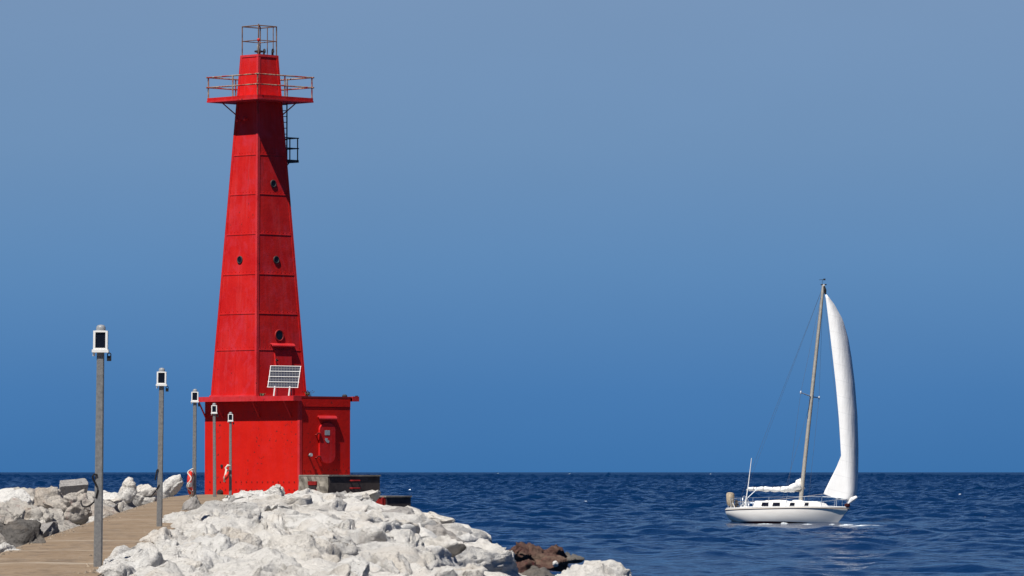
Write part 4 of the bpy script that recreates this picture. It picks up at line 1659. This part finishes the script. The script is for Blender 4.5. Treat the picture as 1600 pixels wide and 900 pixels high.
# lifelines
for side in (-1, 1):
    b = MB()
    xs = [-3.5, -2.7, -1.75, -0.6, 0.6, 1.7, 2.7]
    tops = []
    for x in xs:
        y_ = side * (beam(x) - 0.08)
        b.tube([(x, y_, sheer(x)), (x, y_, sheer(x) + 0.64)], 0.013, 5)
        tops.append((x, y_, sheer(x) + 0.63))
    b.tube(tops, 0.009, 5)
    b.tube([(p[0], p[1], p[2] - 0.3) for p in tops], 0.006, 5)
    b.build('lifeline', M['steel'], boat)
b = MB()
pts = [(2.7, -(beam(2.7) - 0.08), sheer(2.7) + 0.63), (3.5, -0.36, sheer(3.5) + 0.60), (4.05, -0.05, sheer(4.0) + 0.50), (4.05, 0.05, sheer(4.0) + 0.50), (3.5, 0.36, sheer(3.5) + 0.60), (2.7, beam(2.7) - 0.08, sheer(2.7) + 0.63)]
b.tube(pts, 0.018, 6)
for x, y_ in ((3.45, -0.36), (3.45, 0.36), (4.0, -0.05), (4.0, 0.05)):
    b.tube([(x + 0.05, y_ * 1.02, sheer(x)), (x, y_, sheer(x) + 0.5)], 0.018, 6)
b.build('pulpit', M['steel'], boat)
b = MB()
y_ = beam(-3.6) - 0.1
b.tube([(-3.0, -beam(-3.0) + 0.08, sheer(-3.0) + 0.62), (-3.75, -y_ + 0.05, sheer(-3.7) + 0.62), (-3.75, y_ - 0.05, sheer(-3.7) + 0.62), (-3.0, beam(-3.0) - 0.08, sheer(-3.0) + 0.62)], 0.018, 6)
for s_ in (-1, 1):
    b.tube([(-3.7, s_ * (y_ - 0.05), sheer(-3.7)), (-3.75, s_ * (y_ - 0.05), sheer(-3.7) + 0.62)], 0.018, 6)
b.build('pushpit', M['steel'], boat)
# stern gear: canvas covered outboard, aerial, wheel, winch
b = MB()
oy = -0.75
zd = sheer(-3.7)
rows = []
for z, s_ in ((0.20, 0.55), (0.3, 0.85), (0.6, 0.95), (0.88, 1.0), (0.98, 0.9), (1.02, 0.6)):
    ring_ = []
    for k in range(12):
        a = 2 * math.pi * k / 12
        ring_.append((-3.66 + 0.21 * s_ * math.copysign(abs(math.cos(a)) ** 0.6, math.cos(a)) - 0.05 * z, oy + 0.25 * s_ * math.copysign(abs(math.sin(a)) ** 0.6, math.sin(a)), zd + z))
    ring_.append(ring_[0])
    rows.append(ring_)
b.grid(rows)
b.add(rows[-1][:12], [tuple(range(12))])
b.add(rows[0][:12], [tuple(reversed(range(12)))])
b.tube([(-3.6, oy, zd), (-3.68, oy, zd + 0.25)], 0.05, 8)
b.build('covered_outboard', M['tan_canvas'], boat, smooth=True)
b = MB()
b.tube([(-2.55, -0.9, zd + 0.1), (-2.4, -0.9, zd + 1.4), (-2.28, -0.9, zd + 3.1)], [0.04, 0.03, 0.018], 6)
b.build('aerial', M['white'], boat)
b = MB()
b.tube([(-2.50, -0.85, zd + 0.62), (-1.9, -0.5, zd + 1.35)], 0.025, 6)
b.tube([(-2.95, -0.8, zd + 0.1), (-2.50, -0.85, zd + 0.62)], 0.04, 6)
b.build('boom_crutch', M['steel'], boat)
b = MB()
b.ring((-3.05, 0.0, zd + 0.55), (1, 0, 0.25), (0, 0, 1), 0.36, 0.02, 24, 6)
for k in range(5):
    a = 2 * math.pi * k / 5
    b.tube([(-3.05, 0, zd + 0.55), (-3.05 - 0.08 * math.sin(a), 0.36 * math.cos(a), zd + 0.55 + 0.35 * math.sin(a))], 0.012, 5)
b.tube([(-3.0, 0, zd + 0.0), (-2.98, 0, zd + 0.55)], [0.10, 0.06], 8)
b.build('steering_wheel', M['steel'], boat)
for x_, s_ in ((-3.55, 1.0), (-3.22, 0.9)):
    b = MB()
    b.lathe((x_, -0.80, zd + 0.02), [(0.09, 0), (0.07, 0.2), (0.11, 0.32), (0.075, 0.45 * s_), (0.10, 0.55 * s_), (0.03, 0.62 * s_)], 10)
    b.tube([(x_ + 0.02, -0.82, zd + 0.5), (x_ + 0.28, -0.86, zd + 0.08)], 0.035, 6)
    b.build('winch', M['alu'] if s_ == 1 else M['dark_metal'], boat, smooth=True)

# foresail: surface of real belly, given in the world round the bow then carried by the boat
YT = [459, 475, 500, 530, 560, 600, 650, 700, 712, 730, 750, 765, 772, 777, 782]
XL = [1289.5, 1291.5, 1294.5, 1298, 1301.5, 1306, 1310.5, 1314, 1314.3, 1307, 1297, 1289.5, 1286.5, 1300, 1318]
XR = [1290.5, 1303, 1317, 1325.5, 1330.5, 1335.5, 1339.5, 1341, 1341, 1340.8, 1340.3, 1339.5, 1338.5, 1335, 1328]
tack = BM @ Vector((XB - 0.05, 0, sheer(XB) + 0.25))
SD = tack.y
rows_f, rows_b = [], []
NU, NF = 26, 8
yy_ = np.concatenate([np.linspace(459, 712, 34)[:-1], np.linspace(712, 772, 14)[:-1], np.linspace(772, 782, 4)])
for y_ in yy_:
    xl, xr = float(np.interp(y_, YT, XL)), float(np.interp(y_, YT, XR))
    xt = float(np.interp(y_, [459, 475, 500, 530, 560, 600, 650, 712, 782], [1289.9, 1292, 1295, 1298.5, 1302, 1306.5, 1311, 1314.6, 1320]))
    xl = min(xl, xt - 0.3)
    wb = max(0.4, xr - xt)
    px = DB / F
    rake = SD + 2.2 * (782 - y_) / 323
    r_ = []
    for k in range(NF):                          # the free corner hanging towards the mast
        x = xl + (xt - xl) * k / NF
        q = (xt - x)
        r_.append(at(x, y_, rake + (0.30 * q - 0.004 * q * q) * px))
    for k in range(NU + 1):                      # the belly, rounding away to leeward
        a = math.sin(k / NU * math.pi / 2)
        x = xt + wb * a
        d = (1 - math.sqrt(max(0, 1 - a ** 2.6))) * wb * px * 1.5 - 0.10 * math.sin(math.pi * a) * wb * px
        r_.append(at(x, y_, rake + d))
    e = r_[-1]
    for q in (0.35, 0.8, 1.4):
        r_.append(e + Vector((-(q * q) * 0.22 * wb * px, q * 0.75 * wb * px, 0)))
    rows_f.append(r_)
b = MB()
b.grid(rows_f)
sail = b.build('foresail', M['sail'], boat, smooth='all', inv=BI, fix=False)
sm = sail.modifiers.new('cloth_thickness', 'SOLIDIFY')
sm.thickness = 0.012
b = MB()
hd = at(1288.8, 452, SD)
b.tube([at(1287.6, 447, SD + 2.3), at(1289, 453, SD + 2.25), at(1289.6, 459, SD + 2.2)], [0.05, 0.09, 0.06], 8, 1)
b.tube([at(1287.2, 444, SD + 2.3), at(1287.8, 449, SD + 2.3)], 0.05, 7, 0)
b.build('sail_head', [M['white'], M['black']], sail, inv=BI)
b = MB()
b.tube([at(1338, 777, SD + 0.2), at(1331, 781, SD), at(1325, 787, SD)], [0.10, 0.16, 0.05], 8, 0)
b.lathe(BM @ Vector((XB - 0.15, 0, sheer(XB) + 0.02)), [(0.05, 0), (0.17, 0.05), (0.17, 0.2), (0.06, 0.24)], 10, 1)
b.build('furling_drum', [M['sail'], M['boot']], boat, smooth=True, inv=BI)
b = MB()
b.tube([at(1286.5, 772, SD), BM @ Vector((-1.0, -0.8, sheer(-1) + 0.5)), BM @ Vector((-3.2, -0.8, sheer(-3) + 0.45))], 0.008, 5)
b.build('sheet_line', M['rope'], boat, inv=BI)

# ------------------------------------------------------------------ light
SUN_AZ, SUN_EL = 238.5, 60.0         # mathematical azimuth of the sun
sv = Vector((math.cos(R(SUN_AZ)) * math.cos(R(SUN_EL)), math.sin(R(SUN_AZ)) * math.cos(R(SUN_EL)), math.sin(R(SUN_EL))))
sd = bpy.data.lights.new('sun', 'SUN')
sd.energy = 5.0
sd.angle = R(0.5)
sd.color = (1.0, 0.965, 0.91)
so = bpy.data.objects.new('sun', sd)
COL.objects.link(so)
so.rotation_euler = (-sv).to_track_quat('-Z', 'Y').to_euler()
so.location = (-20, -20, 60)

w = bpy.data.worlds.new('World')
scene.world = w
w.use_nodes = True
t = w.node_tree
bg = t.nodes['Background']
sky = t.nodes.new('ShaderNodeTexSky')
sky.sky_type = 'NISHITA'
sky.sun_disc = False
sky.sun_elevation = R(SUN_EL)
sky.sun_rotation = math.atan2(sv.x, sv.y) % (2 * math.pi)
sky.air_density = 1.0
sky.dust_density = 0.3
sky.ozone_density = 3.0
tc_ = t.nodes.new('ShaderNodeTexCoord')
sep = t.nodes.new('ShaderNodeSeparateXYZ')
t.links.new(tc_.outputs['Generated'], sep.inputs[0])
mr = t.nodes.new('ShaderNodeMapRange')
mr.inputs[1].default_value = 0.0
mr.inputs[2].default_value = 1.0
t.links.new(sep.outputs['Z'], mr.inputs[0])
cr = t.nodes.new('ShaderNodeValToRGB')
SK = 10.0
e = cr.color_ramp.elements
stops = [(z, (q[0] / 1.275, q[1] * 0.955 / 1.275, q[2] * 0.975 / 1.275)) for z, q in [(0.0, (0.038, 0.172, 0.420)), (0.016, (0.056, 0.200, 0.455)), (0.040, (0.103, 0.256, 0.490)), (0.064, (0.150, 0.292, 0.495)), (0.095, (0.184, 0.312, 0.498)), (0.125, (0.075, 0.18, 0.40)), (0.18, (0.026, 0.090, 0.26)), (0.40, (0.014, 0.045, 0.15)), (1.0, (0.012, 0.036, 0.12))]]
while len(e) < len(stops):
    e.new(0.5)
for el, (p_, c_) in zip(e, stops):
    el.position = p_
    el.color = (*c_, 1)
t.links.new(mr.outputs[0], cr.inputs[0])
STR = 0.08
up = t.nodes.new('ShaderNodeVectorMath')
up.operation = 'SCALE'
up.inputs[3].default_value = 1.0 / STR
nz = t.nodes.new('ShaderNodeTexNoise')
mpn = t.nodes.new('ShaderNodeMapping')
mpn.inputs['Scale'].default_value = (14, 14, 30)
t.links.new(tc_.outputs['Generated'], mpn.inputs[0])
t.links.new(mpn.outputs[0], nz.inputs['Vector'])
nz.inputs['Scale'].default_value = 1.0
nz.inputs['Detail'].default_value = 5.0
mrn = t.nodes.new('ShaderNodeMapRange')
mrn.inputs[1].default_value = 0.3
mrn.inputs[2].default_value = 0.7
mrn.inputs[3].default_value = 0.982 / STR
mrn.inputs[4].default_value = 1.018 / STR
t.links.new(nz.outputs['Fac'], mrn.inputs[0])
t.links.new(mrn.outputs[0], up.inputs[3])
t.links.new(cr.outputs[0], up.inputs[0])
mx = t.nodes.new('ShaderNodeMix')
mx.data_type = 'RGBA'
mx.inputs[0].default_value = 0.985
t.links.new(sky.outputs[0], mx.inputs[6])
t.links.new(up.outputs[0], mx.inputs[7])
t.links.new(mx.outputs[2], bg.inputs[0])
bg.inputs[1].default_value = STR

vs = scene.view_settings
vs.view_transform = 'Standard'
vs.look = 'None'
vs.exposure = 0.35
vs.gamma = 1.0
scene.cycles.max_bounces = 6
